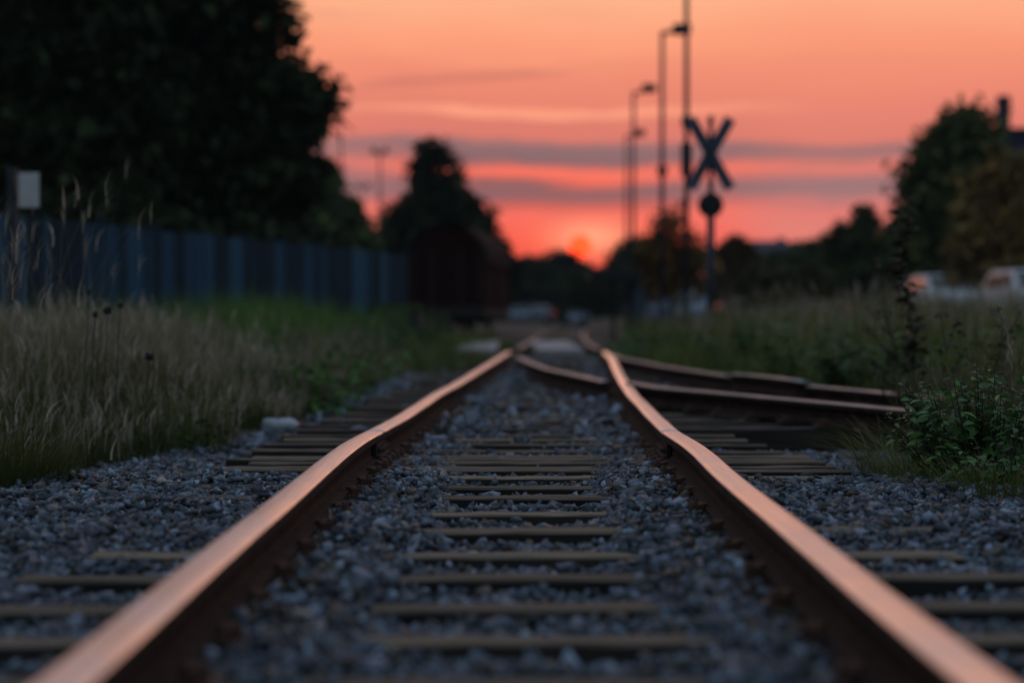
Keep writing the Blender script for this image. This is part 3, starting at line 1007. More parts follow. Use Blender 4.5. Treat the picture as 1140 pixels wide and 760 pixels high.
tall_weed('tall dark weed with tufts of leaves up its stem, standing against the right trees', 1010, 228, 15.5, .105, 42, branches=5)
tall_weed('branching weed with dark flower tufts just left of the tall leafy weed', 990, 325, 15.0, .06, 16, branches=12)
tall_weed('branching brown weed below the white car, right of the tall weed', 1062, 340, 14.0, .06, 18, branches=10)
tall_weed('dark weed at the right edge in front of the second white car', 1108, 338, 13.0, .06, 18, branches=9)


def seedhead(px, py, d, r, label):
    loc = gpos(px - 6, d); top = P(px, py, d)
    root = thing('dried_flower', label, 'dried flower', loc, 0, 'dried flower heads in the left grass')
    tp = top - Vector(loc)
    MB().tube([(0, 0, 0), (tp.x * .3, 0, tp.z * .5), tp], [.004, .0035, .003], 5).build('stem', M['bark'], root)
    h = MB(); h.ball(tp, (r, r, r * .85), 2, .12)
    for k in range(26):
        v = Vector((random.gauss(0, 1), random.gauss(0, 1), random.gauss(.3, 1))).normalized()
        h.cyl(tp + v * r * .7, tp + v * r * 1.45, .004, .0006, 4)
    h.build('seed_head', M['dark_iron'], root)


seedhead(120, 346, 13.0, .024, 'largest dark dried flower head in the left grass, in the upper cluster')
seedhead(134, 340, 13.2, .017, 'small dried flower head just right of the largest one')
seedhead(106, 350, 13.1, .016, 'small brown dried flower head just left of the largest one')
seedhead(99, 325, 13.4, .015, 'small dried flower head standing highest, against the blue fence')
seedhead(166, 397, 12.4, .022, 'dark dried flower head alone lower down in the left grass')

for px, d, h, sp, lab in ((325, 37, .95, .9, 'green bush in front of the blue fence, left of the timber wall'), (262, 33, .75, .8, 'low green bush in the left grass in front of the blue fence'),
                          (398, 34, .75, .8, 'dark green bush in front of the timber wall by the track'), (447, 42, .9, .8, 'green bush between the timber wall and the freight wagon'),
                          (474, 52, .9, .7, 'low bush hiding the foot of the freight wagon'),
                          (742, 34, .75, .8, 'dark bush on the right bank below the crossing sign lamp posts'), (838, 27, .85, .8, 'green bush on the right bank behind the guard rail'),
                          (905, 23, .75, .7, 'dark bush on the right bank behind the farther branch rail'), (962, 20, .8, .6, 'green bush on the right bank left of the tall weed')):
    bush(lab, gpos(px, d), 46, h, sp, .13, 16, G1 * .85, np.array([.11, .19, .05]), name='bush', cat='bush', droop=.3)

tuft(1062, 552, 9.75, 420, (.08, .30), .26, (.3, 1.4), 'yellow green low grass under the leafy bush, nearest the right rail', ca=GREEN*1.4, cb=OLIVE*1.5, tip=np.array([.22, .22, .06]), aim=math.pi)
tuft(1118, 582, 9.0, 420, (.08, .26), .26, (.3, 1.4), 'dark low grass in front of the leafy plant at the right edge', ca=GREEN, cb=OLIVE, tip=OLIVE*1.4)
tuft(298, 478, 14.85, 70, (.06, .2), .12, (.3, 1.2), 'few green blades growing in front of the white plastic container', ca=GREEN, cb=OLIVE, tip=OLIVE*1.4)

# dead leaves blown onto the ballast
n = 260
x = rng.uniform(-2.6, 2.4, n); y = rng.uniform(3.0, 15, n)
V, T, Cc = leaves_mesh('f', np.stack([x, y, ballast_h(x, y) + .028], 1), rng.uniform(.02, .045, n), np.stack([rng.normal(0, 1, n), rng.normal(0, 1, n), rng.normal(0, .25, n)], 1), mixcol(n, np.array([.12, .07, .03]), np.array([.25, .17, .07])), -.1)
o = obj('fallen_leaves', np_mesh('fallen_leaves', V, tris=T, cols=Cc, mats=[M['bush']])); tag(o, 'small dry fallen leaves scattered over the ballast', 'leaves', kind='stuff')

# white plastic bottle in the grass edge
loc = gpos(311, 15.35)
t = thing('plastic_bottle', 'dirty white plastic container lying at the edge of the left grass', 'container', (loc[0], loc[1], loc[2] + .05), R(8))
b = MB()
prof = [(p0_ * .88, p1_ * .86) for p0_, p1_ in ((-.13, .02), (-.125, .045), (-.10, .056), (-.03, .054), (.0, .049), (.02, .055), (.085, .056), (.115, .045), (.135, .022), (.155, .018))]
b.tube([(p[0], .004 * math.sin(i * 2), 0) for i, p in enumerate(prof)], [p[1] for p in prof], 16)
b.build('bottle_body', M['white_dirty'], t)
b = MB(); b.cyl((.134, 0, 0), (.158, 0, 0), .019, n=14); b.build('cap', M['bottle_cap'], t)

# low leafy undergrowth on both banks (nobody could count it)
def undergrowth(n, xr, yr, mask, label, hh=(.15, .5), leaf=(.05, .10), ca=G1 * .8, cb=G2 * .8):
    x = rng.uniform(*xr, n); y = rng.uniform(*yr, n); k = mask(x, y); x, y = x[k], y[k]
    P_, D_, S_, K_ = [], [], [], []
    z = ground_h(x, y)
    for i in range(len(x)):
        m = int(rng.uniform(25, 60)); h = rng.uniform(*hh); r = h * rng.uniform(.7, 1.3)
        q = rng.normal(0, 1, (m, 3)); q /= np.linalg.norm(q, axis=1)[:, None]; q[:, 2] = np.abs(q[:, 2])
        q *= rng.uniform(.4, 1.05, (m, 1))
        P_.append(np.stack([x[i] + q[:, 0] * r, y[i] + q[:, 1] * r, z[i] + q[:, 2] * h], 1)); D_.append(q + rng.normal(0, .5, (m, 3)))
        S_.append(rng.uniform(*leaf, m)); K_.append(mixcol(m, ca, cb, .25) * rng.lognormal(0, .3))
    V, T, Cc = leaves_mesh('u', np.concatenate(P_), np.concatenate(S_), np.concatenate(D_), np.concatenate(K_), .3)
    o = obj('undergrowth', np_mesh('undergrowth', V, tris=T, cols=Cc, mats=[M['leaf']])); tag(o, label, 'undergrowth', kind='stuff')


undergrowth(900, (-6.5, -.6), (15, 46), lambda x, y: lmask(x, y) & (vnoise(x, y, .7, 40) > np.where(y > 26, .40, .58)), 'low leafy weeds among the grass between track and blue fence', (.15, .55), (.06, .14), G1, np.array([.10, .19, .05]))
undergrowth(800, (1.8, 8.5), (16.5, 40), lambda x, y: rmask(x, y) & (y > 16 - .2 * x) & (vnoise(x, y, .8, 41) > .42), 'low leafy weeds on the grass bank behind the branch rails', (.2, .62), (.06, .13), G1, np.array([.11, .18, .05]))
undergrowth(260, (-3.6, -1.6), (9.5, 16), lambda x, y: lmask(x, y) & (vnoise(x, y, 1.6, 42) > .55), 'low leafy weeds in the near left grass beside the ballast', (.10, .30), (.03, .06), G1 * .8, np.array([.10, .14, .04]))

# ------------------------------------------------------------------ trees
def tree(name, label, base, blobs, leaf, nclump, per, ca, cb, trunk_r=.25, group=None, flat=1.0, cs=.5):
    """blobs: (x, y, z, rx, ry, rz) relative to base"""
    root = thing(name, label, 'tree', base, 0, group)
    vol = np.array([b[3] * b[4] * b[5] for b in blobs]); pr = vol ** .6 / (vol ** .6).sum()
    P_, D_, S_, K_ = [], [], [], []
    ctr = []
    for k in range(nclump):
        b = blobs[rng.choice(len(blobs), p=pr)]
        v = rng.normal(size=3); v /= np.linalg.norm(v)
        rad = (rng.random() ** (1 / 3.0)) if rng.random() < .4 else rng.uniform(.8, 1.06)
        c = np.array(b[:3]) + v * rad * np.array(b[3:6])
        if c[2] < .35: c[2] = .35 + .3 * rng.random()
        ctr.append(c)
        m = int(per * rng.uniform(.5, 1.5))
        s = cs * rng.uniform(.6, 1.3)
        off = rng.normal(0, 1, (m, 3)) * s * np.array([.5, .5, .35])
        P_.append(c + off); D_.append(rng.normal(0, 1, (m, 3)) + np.array([0, 0, -.2]) + v * .6)
        S_.append(leaf * rng.uniform(.6, 1.3, m))
        K_.append(mixcol(m, ca, cb, .2) * rng.lognormal(0, .3))
    V, T, Cc = leaves_mesh('l', np.concatenate(P_), np.concatenate(S_), np.concatenate(D_), np.concatenate(K_), .15)
    obj('crown', np_mesh('crown', V, tris=T, cols=Cc, mats=[M['leaf']]), root)
    tr = MB()
    top = max(b[2] + b[5] * .5 for b in blobs); mx_ = float(np.mean([b[0] for b in blobs]))
    n = 7
    tp = [Vector((mx_ * (i / (n - 1)) ** 2 * .6 + .04 * top * math.sin(i * 1.7) * .3, .03 * top * math.cos(i * 2.1) * .3, top * i / (n - 1))) for i in range(n)]
    tp[0] = Vector((0, 0, -.3))
    tr.tube(tp, [trunk_r * (1.25 if i == 0 else 1 - .85 * i / (n - 1)) for i in range(n)], 10)
    for b in blobs[:14]:
        i = min(n - 2, max(1, int((b[2] / max(top, .1)) * (n - 1) * .55)))
        e = Vector(b[:3]); s_ = tp[i]
        tr.tube([s_, s_.lerp(e, .5) + Vector((0, 0, .15 * (e - s_).length * .5)), e], [trunk_r * .4, trunk_r * .25, trunk_r * .08], 6)
    tr.build('trunk', M['bark'], root)
    return root


DK1, DK2 = np.array([.026, .036, .014]), np.array([.048, .062, .022])
MG1, MG2 = np.array([.05, .07, .024]), np.array([.09, .115, .035])
AU1, AU2 = np.array([.14, .075, .020]), np.array([.24, .14, .035])
BR1, BR2 = np.array([.09, .07, .028]), np.array([.13, .10, .04])
TG = 'trees behind the fence'


def rb(cx, cz, rx, rz, ry=None, y=0.0):
    return (cx, y, cz, rx, ry or rx, rz)


# big dark tree: right silhouette (310,0) .. (375,130) .. (355,200)
dz = 58.0
sc = dz / F
def blobs_px(lst, px0, d, g=0.0, depth=1.0):
    """(px, py, rpx, rpy) -> blobs relative to base (px0, d)"""
    return [((p[0] - px0) / F * d, random.uniform(-.3, .3) * p[2] / F * d, Zh(p[1], d) - g, p[2] / F * d, p[2] / F * d * depth, p[3] / F * d) for p in lst]


bl = blobs_px([(p_[0] - 16, *p_[1:]) for p_ in [(230, 180, 95, 70), (270, 110, 80, 70), (300, 150, 62, 60), (225, 40, 85, 80), (250, -40, 60, 70), (180, -60, 90, 80), (150, 110, 90, 90), (200, 215, 100, 40), (305, 205, 52, 35), (330, 115, 34, 38), (342, 32, 9, 6), (345, 62, 9, 7), (362, 92, 7, 6), (368, 122, 9, 7), (369, 150, 8, 8), (318, 12, 10, 10), (330, 48, 12, 14), (358, 40, 5, 4), (368, 72, 5, 4), (384, 104, 5, 4), (390, 130, 6, 4), (391, 158, 5, 4), (380, 178, 6, 5), (345, 10, 5, 4), (376, 90, 4, 4)]], 235, dz)
tree('leafy_tree', 'huge dark leafy tree behind the fence, its ragged edge cutting into the sunset', (X(235, dz), dz, 0), bl, .40, 900, 46, DK1, DK2, .38, TG)
bl = blobs_px([(40, 180, 95, 70), (20, 90, 95, 90), (70, 20, 90, 90), (10, -30, 90, 80), (110, 150, 70, 80), (60, 215, 100, 40), (-40, 120, 80, 110)], 45, 54)
tree('leafy_tree', 'huge dark leafy tree filling the upper left corner, left of the ragged one', (X(45, 54), 54, 0), bl, .42, 700, 46, DK1, DK2, .36, TG)
d = 92
bl = blobs_px([(345, 255, 52, 50), (378, 268, 36, 40), (320, 240, 40, 45), (352, 222, 26, 26), (300, 285, 50, 40)], 345, d)
tree('leafy_tree', 'lower mid green tree above the fence, right of the huge dark tree', (X(345, d), d, 0), bl, .46, 330, 36, MG1 * 1.5, MG2 * 1.4, .25, TG)
d = 104
bl = blobs_px([(490 + (p_[0] - 490) * 1.13 + 2, p_[1], p_[2] * 1.13, p_[3]) for p_ in [(481, 172, 8, 12), (483, 192, 17, 20), (486, 215, 28, 26), (494, 240, 40, 30), (472, 252, 36, 34), (494, 274, 56, 36), (462, 290, 36, 36), (532, 292, 24, 30), (495, 315, 62, 40), (546, 304, 18, 28), (520, 268, 22, 26)]], 490, d)
tree('conical_tree', 'dark cone shaped tree standing behind the freight wagon', (X(490, d), d, 0), bl, .46, 560, 36, DK1, DK2 * .9, .3)
TR = 'trees on the far horizon'
FAR = [
    ('far_tree', 'domed far tree standing right in front of the setting sun', 630, 210, [(626, 300, 18, 20), (628, 284, 9, 10), (612, 306, 26, 20), (644, 312, 20, 18), (602, 318, 34, 22), (655, 322, 28, 20)], DK1, DK2),
    ('far_tree', 'low far tree between the freight wagon and the domed tree', 590, 200, [(585, 305, 22, 18), (598, 312, 22, 20), (575, 314, 20, 24)], DK1, DK2),
    ('far_tree', 'far tree just right of the setting sun, left of the lamp posts', 684, 180, [(700, 292, 18, 22), (688, 308, 14, 14), (708, 282, 16, 18), (692, 316, 28, 22)], DK1, MG2),
    ('far_tree', 'small dark brown far tree behind the crossing sign post', 815, 120, [(818, 284, 14, 22), (828, 290, 16, 20), (806, 292, 12, 20), (818, 310, 24, 24)], BR1, AU1),
    ('far_tree', 'low dark far tree right of the pale house', 905, 150, [(900, 292, 24, 22), (880, 298, 26, 22), (922, 288, 22, 22), (900, 306, 44, 26), (860, 302, 20, 20)], MG1, MG2),
    ('far_tree', 'round dark far tree rising between the house and the right hand trees', 957, 115, [(957, 256, 26, 26), (940, 274, 26, 26), (976, 270, 24, 26), (955, 296, 40, 34)], MG1, MG2),
    ('far_tree', 'low dark hedge like tree behind the grass between house and crossing sign', 860, 95, [(850, 316, 26, 20), (880, 318, 26, 22), (835, 322, 18, 16), (905, 316, 24, 22)], MG1, BR2),
    ('far_tree', 'low hazy far tree left of the canopy, under the sun', 650, 150, [(645, 322, 20, 14), (665, 326, 18, 14), (672, 318, 12, 14)], DK1, MG1),
]
for nm, lab, px, d, pl, ca, cb in FAR:
    bl = blobs_px(pl, px, d)
    tree(nm, lab, (X(px, d), d, -.1), bl, 0.0024 * d, 330, 48, ca, cb, .2, TR, cs=.0026 * d)
d = 82
bl = blobs_px([(745, 262, 18, 24), (735, 285, 22, 24), (762, 280, 18, 26), (750, 244, 10, 14), (775, 300, 18, 22), (745, 308, 34, 22), (722, 300, 14, 18)], 748, d)
tree('autumn_tree', 'thin orange brown autumn tree between the tall lamp posts', (X(748, d), d, 0), bl, .30, 150, 18, AU1 * 1.2, AU2 * 1.2, .12, cs=.36)
TRR = 'trees at the right edge'
d = 78
bl = blobs_px([(1068, 170, 34, 40), (1045, 195, 36, 40), (1085, 155, 28, 30), (1040, 235, 34, 40), (1075, 230, 50, 50), (1035, 275, 32, 34), (1080, 280, 60, 34), (1096, 205, 24, 36), (1062, 150, 20, 22)], 1065, d)
tree('leafy_tree', 'large dark green tree right of centre of the right bank, behind the white car', (X(1065, d), d, 0), bl, .36, 520, 34, MG1 * 1.8, np.array([.15, .15, .05]), .3, TRR)
d = 66
bl = blobs_px([(1122, 212, 32, 32), (1140, 240, 44, 54), (1105, 245, 30, 36), (1130, 280, 60, 36), (1095, 285, 24, 28), (1165, 215, 40, 40)], 1130, d)
tree('autumn_tree', 'brown autumn tree at the right edge below the dark roof', (X(1130, d), d, 0), bl, .34, 420, 30, BR2 * 1.6, AU2 * 1.3, .25, TRR)

# hedge like far belt of trees closing the horizon on both sides (one mass)
A_V, A_T, A_C, nn = [], [], [], 0
m = 26000
az = rng.uniform(-.75, .75, m)
dd = rng.uniform(225, 265, m)
x = dd * np.sin(az); y = dd * np.cos(az)
hh = 5.6 + 2.6 * vnoise(x, y, .05, 2) - 2.2 * np.exp(-((az - .03) / .05) ** 2)
z = rng.random(m) ** .8 * hh * np.where(rng.random(m) < .1, 1.1, 1)
V, T, Cc = leaves_mesh('l', np.stack([x, y, z], 1), rng.uniform(1.1, 2.3, m), np.stack([rng.normal(0, 1, m), rng.normal(0, .4, m), rng.normal(0, .6, m)], 1), mixcol(m, DK1, MG1))
o = obj('far_wood', np_mesh('far_wood', V, tris=T, cols=Cc, mats=[M['leaf']])); tag(o, 'far dark belt of woods closing the horizon behind everything', 'wood', kind='stuff')

# ------------------------------------------------------------------ fence
f0 = Vector((-8.4, 23.0)); f1 = Vector((-2.35, 50.0))
fl = (f1 - f0).length; fd = (f1 - f0) / fl; yaw = math.atan2(fd.y, fd.x)
t = thing('board_fence', 'long dark blue fence of upright boards behind the left grass', 'fence', (f0.x, f0.y, -.05), yaw)
npan = 13; pw = fl / npan
pat = 'bbabcabcbaacca'
for k in range(npan):
    b = MB()
    nb = 12; bw = (pw - .1) / nb
    tone = {'a': 0, 'b': 1, 'c': 2}[pat[k]]; fm = [0]
    for q in range(nb):
        hh = 1.93 + random.uniform(-.015, .015)
        b.box((k * pw + .05 + bw * (q + .5), random.uniform(-.006, .006), hh / 2 + .05), (bw - .014, .022, hh), bevel=.003)
        if random.random() < .35: tone = random.choice([0, 1, 1, 2])
        b.bm.faces.ensure_lookup_table()
        for f in b.bm.faces[fm[0]:]: f.material_index = tone
        fm[0] = len(b.bm.faces)
    for zr in (.45, 1.6):
        b.box((k * pw + pw / 2, .035, zr), (pw - .11, .04, .09))
    p = b.build('panel', M['fence_a'], t); p.data.materials.append(M['fence_b']); p.data.materials.append(M['fence_c'])
for k in range(npan + 1):
    b = MB(); b.box((k * pw, .03, 1.0), (.09, .09, 2.08), bevel=.008); b.box((k * pw, .03, 2.055), (.12, .12, .03), bevel=.006)
    b.build('post', M['fence_b'], t)

for k, (px, py, d, r) in enumerate(((60, 238, 46, 60), (150, 246, 52, 60), (240, 250, 57, 60), (330, 262, 66, 50))):
    lab = ['dark shrub above the fence beside the sign post', 'dark shrub above the fence under the left huge tree', 'dark shrub above the fence under the ragged huge tree', 'dark shrub above the fence below the mid green tree'][k]
    bl = blobs_px([(px, py + 25, r, 32), (px - r * .6, py + 35, r * .6, 30), (px + r * .6, py + 32, r * .6, 30)], px, d)
    tree('shrub', lab, (X(px, d), d, 0), bl, .34, 170, 34, DK1, DK2, .1, 'shrubs behind the fence')

# low timber retaining wall with grass on top near the fence's far end
d = 47.0
t = thing('retaining_wall', 'low dark timber retaining wall topped with grass, left of the freight wagon', 'wall', (X(415, d), d, -.1), R(0))
b = MB()
for k in range(3): b.box((0, 0, .14 + .25 * k), (2.0, .2, .235), bevel=.015)
b.build('timber_face', M['old_timber'], t)
b = MB()
for xx in (-.9, 0, .9): b.box((xx, -.14, .42), (.14, .08, .84), bevel=.01)
b.build('post', M['dark_iron'], t)
b = MB(); b.box((0, 1.1, .36), (2.0, 1.98, .72), bevel=.05); b.build('earth_fill', M['soil'], t)
A = Acc(); n = 1500
x = X(415, d) + rng.uniform(-1.0, 1.0, n); y = d + rng.uniform(.1, 2.0, n)
A.add(*blades(x, y, np.full(n, .60), rng.uniform(.1, .35, n), rng.uniform(.01, .02, n), rng.uniform(.2, .9, n), rng.uniform(0, 6.28, n), mixcol(n, GREEN, np.array([.07, .12, .03]))))
o = A.obj('grass_top', M['grass'], t); o.location = (-X(415, d), -d, .1)

# sign post at left edge
d = 20.0
g0 = gpos(14, d)
t = thing('sign_post', 'dark blue sign post with a small whitish plate at the left edge', 'sign', g0)
hh = Zh(190, d) - g0[2]
b = MB(); b.box((0, 0, hh / 2), (.085, .085, hh), bevel=.008); b.box((0, 0, hh + .01), (.1, .1, .025), bevel=.004); b.build('post', M['post'], t)
b = MB(); b.box((.16, -.055, Zh(212, d) - g0[2]), (.185, .008, .31), bevel=.003); b.build('plate', M['white'], t)
b = MB(); b.box((.09, -.035, Zh(205, d) - g0[2]), (.16, .03, .03)); b.box((.09, -.035, Zh(220, d) - g0[2]), (.16, .03, .03)); b.build('bracket', M['post'], t)

# ------------------------------------------------------------------ crossing sign
d = 38.0
g0 = gpos(791, d); zz = lambda y: Zh(y, d) - g0[2]
k = d / F
t = thing('crossing_sign', 'level crossing sign with X shaped crossbuck above a round disc, seen from behind', 'crossing sign', g0)
b = MB(); b.cyl((0, 0, 0), (0, 0, zz(240)), .075, .068, 12); b.cyl((0, 0, zz(241)), (0, 0, zz(134)), .045, .045, 10); b.cyl((0, 0, 0), (0, 0, .25), .12, .11, 12)
b.build('post', M['post'], t)
cz = zz(171)
for sgn, off in ((1, .064), (-1, .092)):
    ang = math.atan2(78, 45 * sgn)
    b = MB()
    L_ = 90 * k; w = 13 * k
    rot = Matrix.Rotation(-ang, 3, 'Y')
    b.box((0, off, cz), (L_, .02, w), rot=rot, bevel=.006)
    b.box((0, off - .018, cz), (L_ * .82, .014, .04), rot=rot)
    b.build('crossbuck_arm', M['signback'], t)
b = MB(); b.box((0, .045, cz), (.14, .05, .16), bevel=.01); b.build('clamp', M['black'], t)
b = MB(); b.cyl((0, -.03, zz(132)), (0, .05, zz(132)), .05, n=14); b.ball((0, 0, zz(135)), (.055, .055, .07), 2); b.build('finial', M['black'], t)
b = MB(); b.cyl((0, -.02, zz(228.5)), (0, .05, zz(228.5)), 14 * k, n=28); b.cyl((0, -.07, zz(228.5)), (0, -.02, zz(228.5)), 9 * k, 11 * k, n=24)
b.build('round_disc', M['black'], t)
b = MB()
b.cyl((0, .05, zz(226)), (0, .24, zz(224)), 5.0 * k, 5.6 * k, 16); b.build('lamp_hood', M['black'], t)

# ------------------------------------------------------------------ lamp posts
def lamp(px, top, d, arm, label, rr=.075, boxes=(), double=False, tilt=.06):
    g0 = (X(px, d), d, -.08); h = Zh(top, d) - g0[2]
    t = thing('street_lamp', label, 'street lamp', g0, 0, 'street lamps along the road')
    b = MB(); b.cyl((0, 0, 0), (0, 0, 1.1), rr * 1.2, rr * 1.15, 12); b.cyl((0, 0, 1.1), (0, 0, h), rr * .8, rr * .6, 12); b.build('post', M['post'], t)
    for s in ((1, -1) if double else (1,)):
        L_ = arm / F * d * s
        b = MB(); b.tube([(0, 0, h - .04), (L_ * .3, 0, h - .01), (L_ * .6, 0, h + tilt * .6)], [rr * .7, rr * .6, rr * .5], 8); b.build('arm', M['lamp'], t)
        b = MB()
        b.box((L_ * .72, 0, h + tilt), (abs(L_) * .66, .36, .27), rot=Matrix.Rotation(-tilt * s, 3, 'Y') if False else None, bevel=.04)
        b.build('lamp_head', M['lamp'], t)
    for (y0, y1, w) in boxes:
        z0, z1 = Zh(y1, d) - g0[2], Zh(y0, d) - g0[2]
        b = MB(); b.box((0, -.02, (z0 + z1) / 2), (w, .2, z1 - z0), bevel=.02); b.build('control_box', M['lamp'], t)
    return t


lamp(737, 36, 58, 30, 'street lamp whose flat head points right towards the tallest post', .085, [(185, 196, .24)])
lamp(764, -48, 46, 24, 'tallest lamp post beside the crossing sign, its head above the picture', .078, [(160, 196, .22), (130, 142, .2)])
lamp(705, 103, 73, 24, 'street lamp with a tilted head, third tallest, left of the tallest pair', .08, [], tilt=.12)
lamp(697, 151, 90, 20, 'shorter farther street lamp left of the tilted headed one', .075, [], tilt=.10)
lamp(423, 170, 102, 9, 'far street lamp with two sided head, left of the cone shaped tree', .07, [], double=True)
lamp(380, 120, 84, 9, 'faint thin street lamp along the edge of the huge dark tree', .05, [])
lamp(404, 208, 128, 8, 'farthest faint street lamp low between the trees on the left', .06, [], double=True)

# ------------------------------------------------------------------ freight wagon
d = 78.0
bw = 85 / F * d
g0 = (X(497, d), d, -.15)
t = thing('freight_wagon', 'dark red wooden freight wagon with arched roof standing on the siding', 'wagon', g0, -.095)
ze, zt = 2.62, Zh(247, d) + .15
hw = bw / 2; Lw = 9.0
def arch(hw_, z0_, z1_, n=12): return [(hw_ * math.cos(math.pi * i / n), z0_ + (z1_ - z0_) * math.sin(math.pi * i / n)) for i in range(n + 1)]
b = MB(); b.prism([(-hw, 1.0)] + [(hw, 1.0)] + arch(hw, ze - .1, zt - .10), 0, Lw); b.build('body', M['red_wood'], t)
b = MB()
nb = 14
for q in range(nb):
    xx = -hw + bw * (q + .5) / nb; zz_ = ze - .15 + (zt - .15 - ze) * math.sqrt(max(0, 1 - (xx / hw) ** 2))
    b.box((xx, -.014, (1.02 + zz_) / 2), (bw / nb - .018, .024, zz_ - 1.02))
b.build('end_boards', M['red_wood'], t)
b = MB(); outer = arch(hw + .10, ze - .05, zt); inner = arch(hw + .06, ze - .08, zt - .045)
b.prism(outer + inner[::-1], -.12, Lw + .12); b.build('roof', M['wagon_roof'], t)
b = MB(); b.box((0, Lw / 2, .86), (bw - .1, Lw, .24)); b.box((0, -.1, .86), (bw, .14, .3), bevel=.02); b.build('underframe', M['dark_iron'], t)
for s in (-1, 1):
    b = MB(); b.cyl((s * .87, -.17, .88), (s * .87, -.55, .88), .07, n=12); b.cyl((s * .87, -.55, .88), (s * .87, -.62, .88), .2, .19, 18); b.build('buffer', M['dark_iron'], t)
    b = MB(); b.box((s * (hw + .03), Lw / 2, 1.95), (.04, 1.9, 1.7), bevel=.01); b.build('sliding_door', M['red_wood'], t)
    b = MB(); b.box((s * (hw - .16), -.045, 2.0), (.07, .05, 1.95)); b.box((s * .5, -.045, 2.0), (.07, .05, 2.1)); b.build('end_stanchion', M['dark_iron'], t)
for yy in (1.6, 7.4):
    for s in (-1, 1):
        b = MB(); b.cyl((s * .72, yy, .5), (s * .80, yy, .5), .46, n=26); b.cyl((s * .67, yy, .5), (s * .72, yy, .5), .50, n=26); b.build('wheel', M['dark_iron'], t)
    b = MB(); b.cyl((-.7, yy, .5), (.7, yy, .5), .07, n=10); b.build('axle', M['dark_iron'], t)
b = MB()
b.cyl((0, -.1, .88), (0, -.4, .86), .05, n=8); b.tube([(0, -.4, .9), (0, -.47, .85), (0, -.42, .78), (0, -.36, .82)], .03, 6); b.build('coupling_hook', M['dark_iron'], t)

# ------------------------------------------------------------------ crossing deck panels
def panel(px0, px1, d0, d1, label, z):
    x0, x1 = X(px0, d0), X(px1, d0)
    b = MB(); n = 4
    for q in range(n):
        w = (d1 - d0) / n
        b.box(((x0 + x1) / 2, d0 + w * (q + .5), z - .05), (x1 - x0, w - .012, .12), bevel=.01)
    o = b.build('crossing_slab', M['concrete']); tag(o, label, 'crossing slab', 'slabs of the level crossing')


panel(598, 650, 42.5, 56, 'pale concrete crossing slab between the two far rails', -.055)
panel(488, 552, 42.5, 56, 'pale concrete crossing slab left of the far left rail', -.055)

# ------------------------------------------------------------------ canopy shelter
d = 62.0
t = thing('shelter', 'dark flat roofed shelter below the sun, left of the lamp posts', 'shelter', (X(685, d), d, -.1))
b = MB(); b.box((0, .6, Zh(307, d) + .1), (58 / F * d, 2.4, .30), bevel=.03); b.build('roof', M['black'], t)
for s in (-.05, .42):
    b = MB(); b.box((s, .0, .8), (.14, .14, 1.52 + Zh(307, d) - 1.6)); b.build('post', M['black'], t)
b = MB(); b.box((.62, .5, .78), (.4, .06, 1.5)); b.build('side_panel', M['wall_blue'], t)

# ------------------------------------------------------------------ houses
def house(label, px0, px1, eave, ridge, d, wallm, roofm, depth, chimney=None, nwin=2, hip=.2):
    x0, x1 = X(px0, d), X(px1, d); w = x1 - x0
    t = thing('house', label, 'house', ((x0 + x1) / 2, d, -.1))
    he, hr_ = Zh(eave, d) + .1, Zh(ridge, d) + .1
    b = MB(); b.box((0, depth / 2, he / 2), (w, depth, he)); b.build('wall', wallm, t)
    b = MB(); o_ = .35
    vs = [(-w/2 - o_, -o_, he), (w/2 + o_, -o_, he), (w/2 + o_, depth + o_, he), (-w/2 - o_, depth + o_, he), (-w/2 + hip * w, depth / 2, hr_), (w/2 - hip * w, depth / 2, hr_)]
    v = [b.bm.verts.new(q) for q in vs]
    for f in ((0, 1, 5, 4), (1, 2, 5), (2, 3, 4, 5), (3, 0, 4), (3, 2, 1, 0)): b.bm.faces.new([v[i] for i in f])
    rf = b.build('roof', roofm, t)
    if chimney:
        cx = X(chimney[0], d) - (x0 + x1) / 2
        c = MB(); c.box((cx, .7, (hr_ + Zh(chimney[1], d) + .1) / 2 - .6), (chimney[2], .7, Zh(chimney[1], d) + .1 - hr_ + 1.8)); c.box((cx, .7, Zh(chimney[1], d) + .1), (chimney[2] + .12, .82, .12)); c.build('chimney', M['roof_dark'], rf)
    ny = 2 if he > 4.5 else 1
    for r in range(ny):
        for q in range(nwin):
            xx = -w / 2 + w * (q + .5) / nwin; zc = 1.5 + r * 2.7
            fr = MB(); fr.box((xx, -.03, zc), (1.1, .08, 1.4)); wn = fr.build('window', M['white'], t)
            pn = MB(); pn.box((xx, -.06, zc), (.94, .05, 1.24)); pn.build('pane', M['glass'], wn)
    b = MB(); b.box((w * .5 - .7 if nwin > 1 else 0, -.04, 1.05), (.95, .09, 2.1)); b.build('door', M['roof_dark'], t)


house('pale blue grey far house with a low roof right of the crossing sign', 826, 896, 285, 266, 150, M['wall_blue'], M['roof_dark'], 7, None, 2)
house('tall dark roofed house with a chimney at the right edge above the trees', 1113, 1215, 143, 136, 104, M['roof_dark'], M['roof_dark'], 8, (1120, 113, .5), 3, .02)

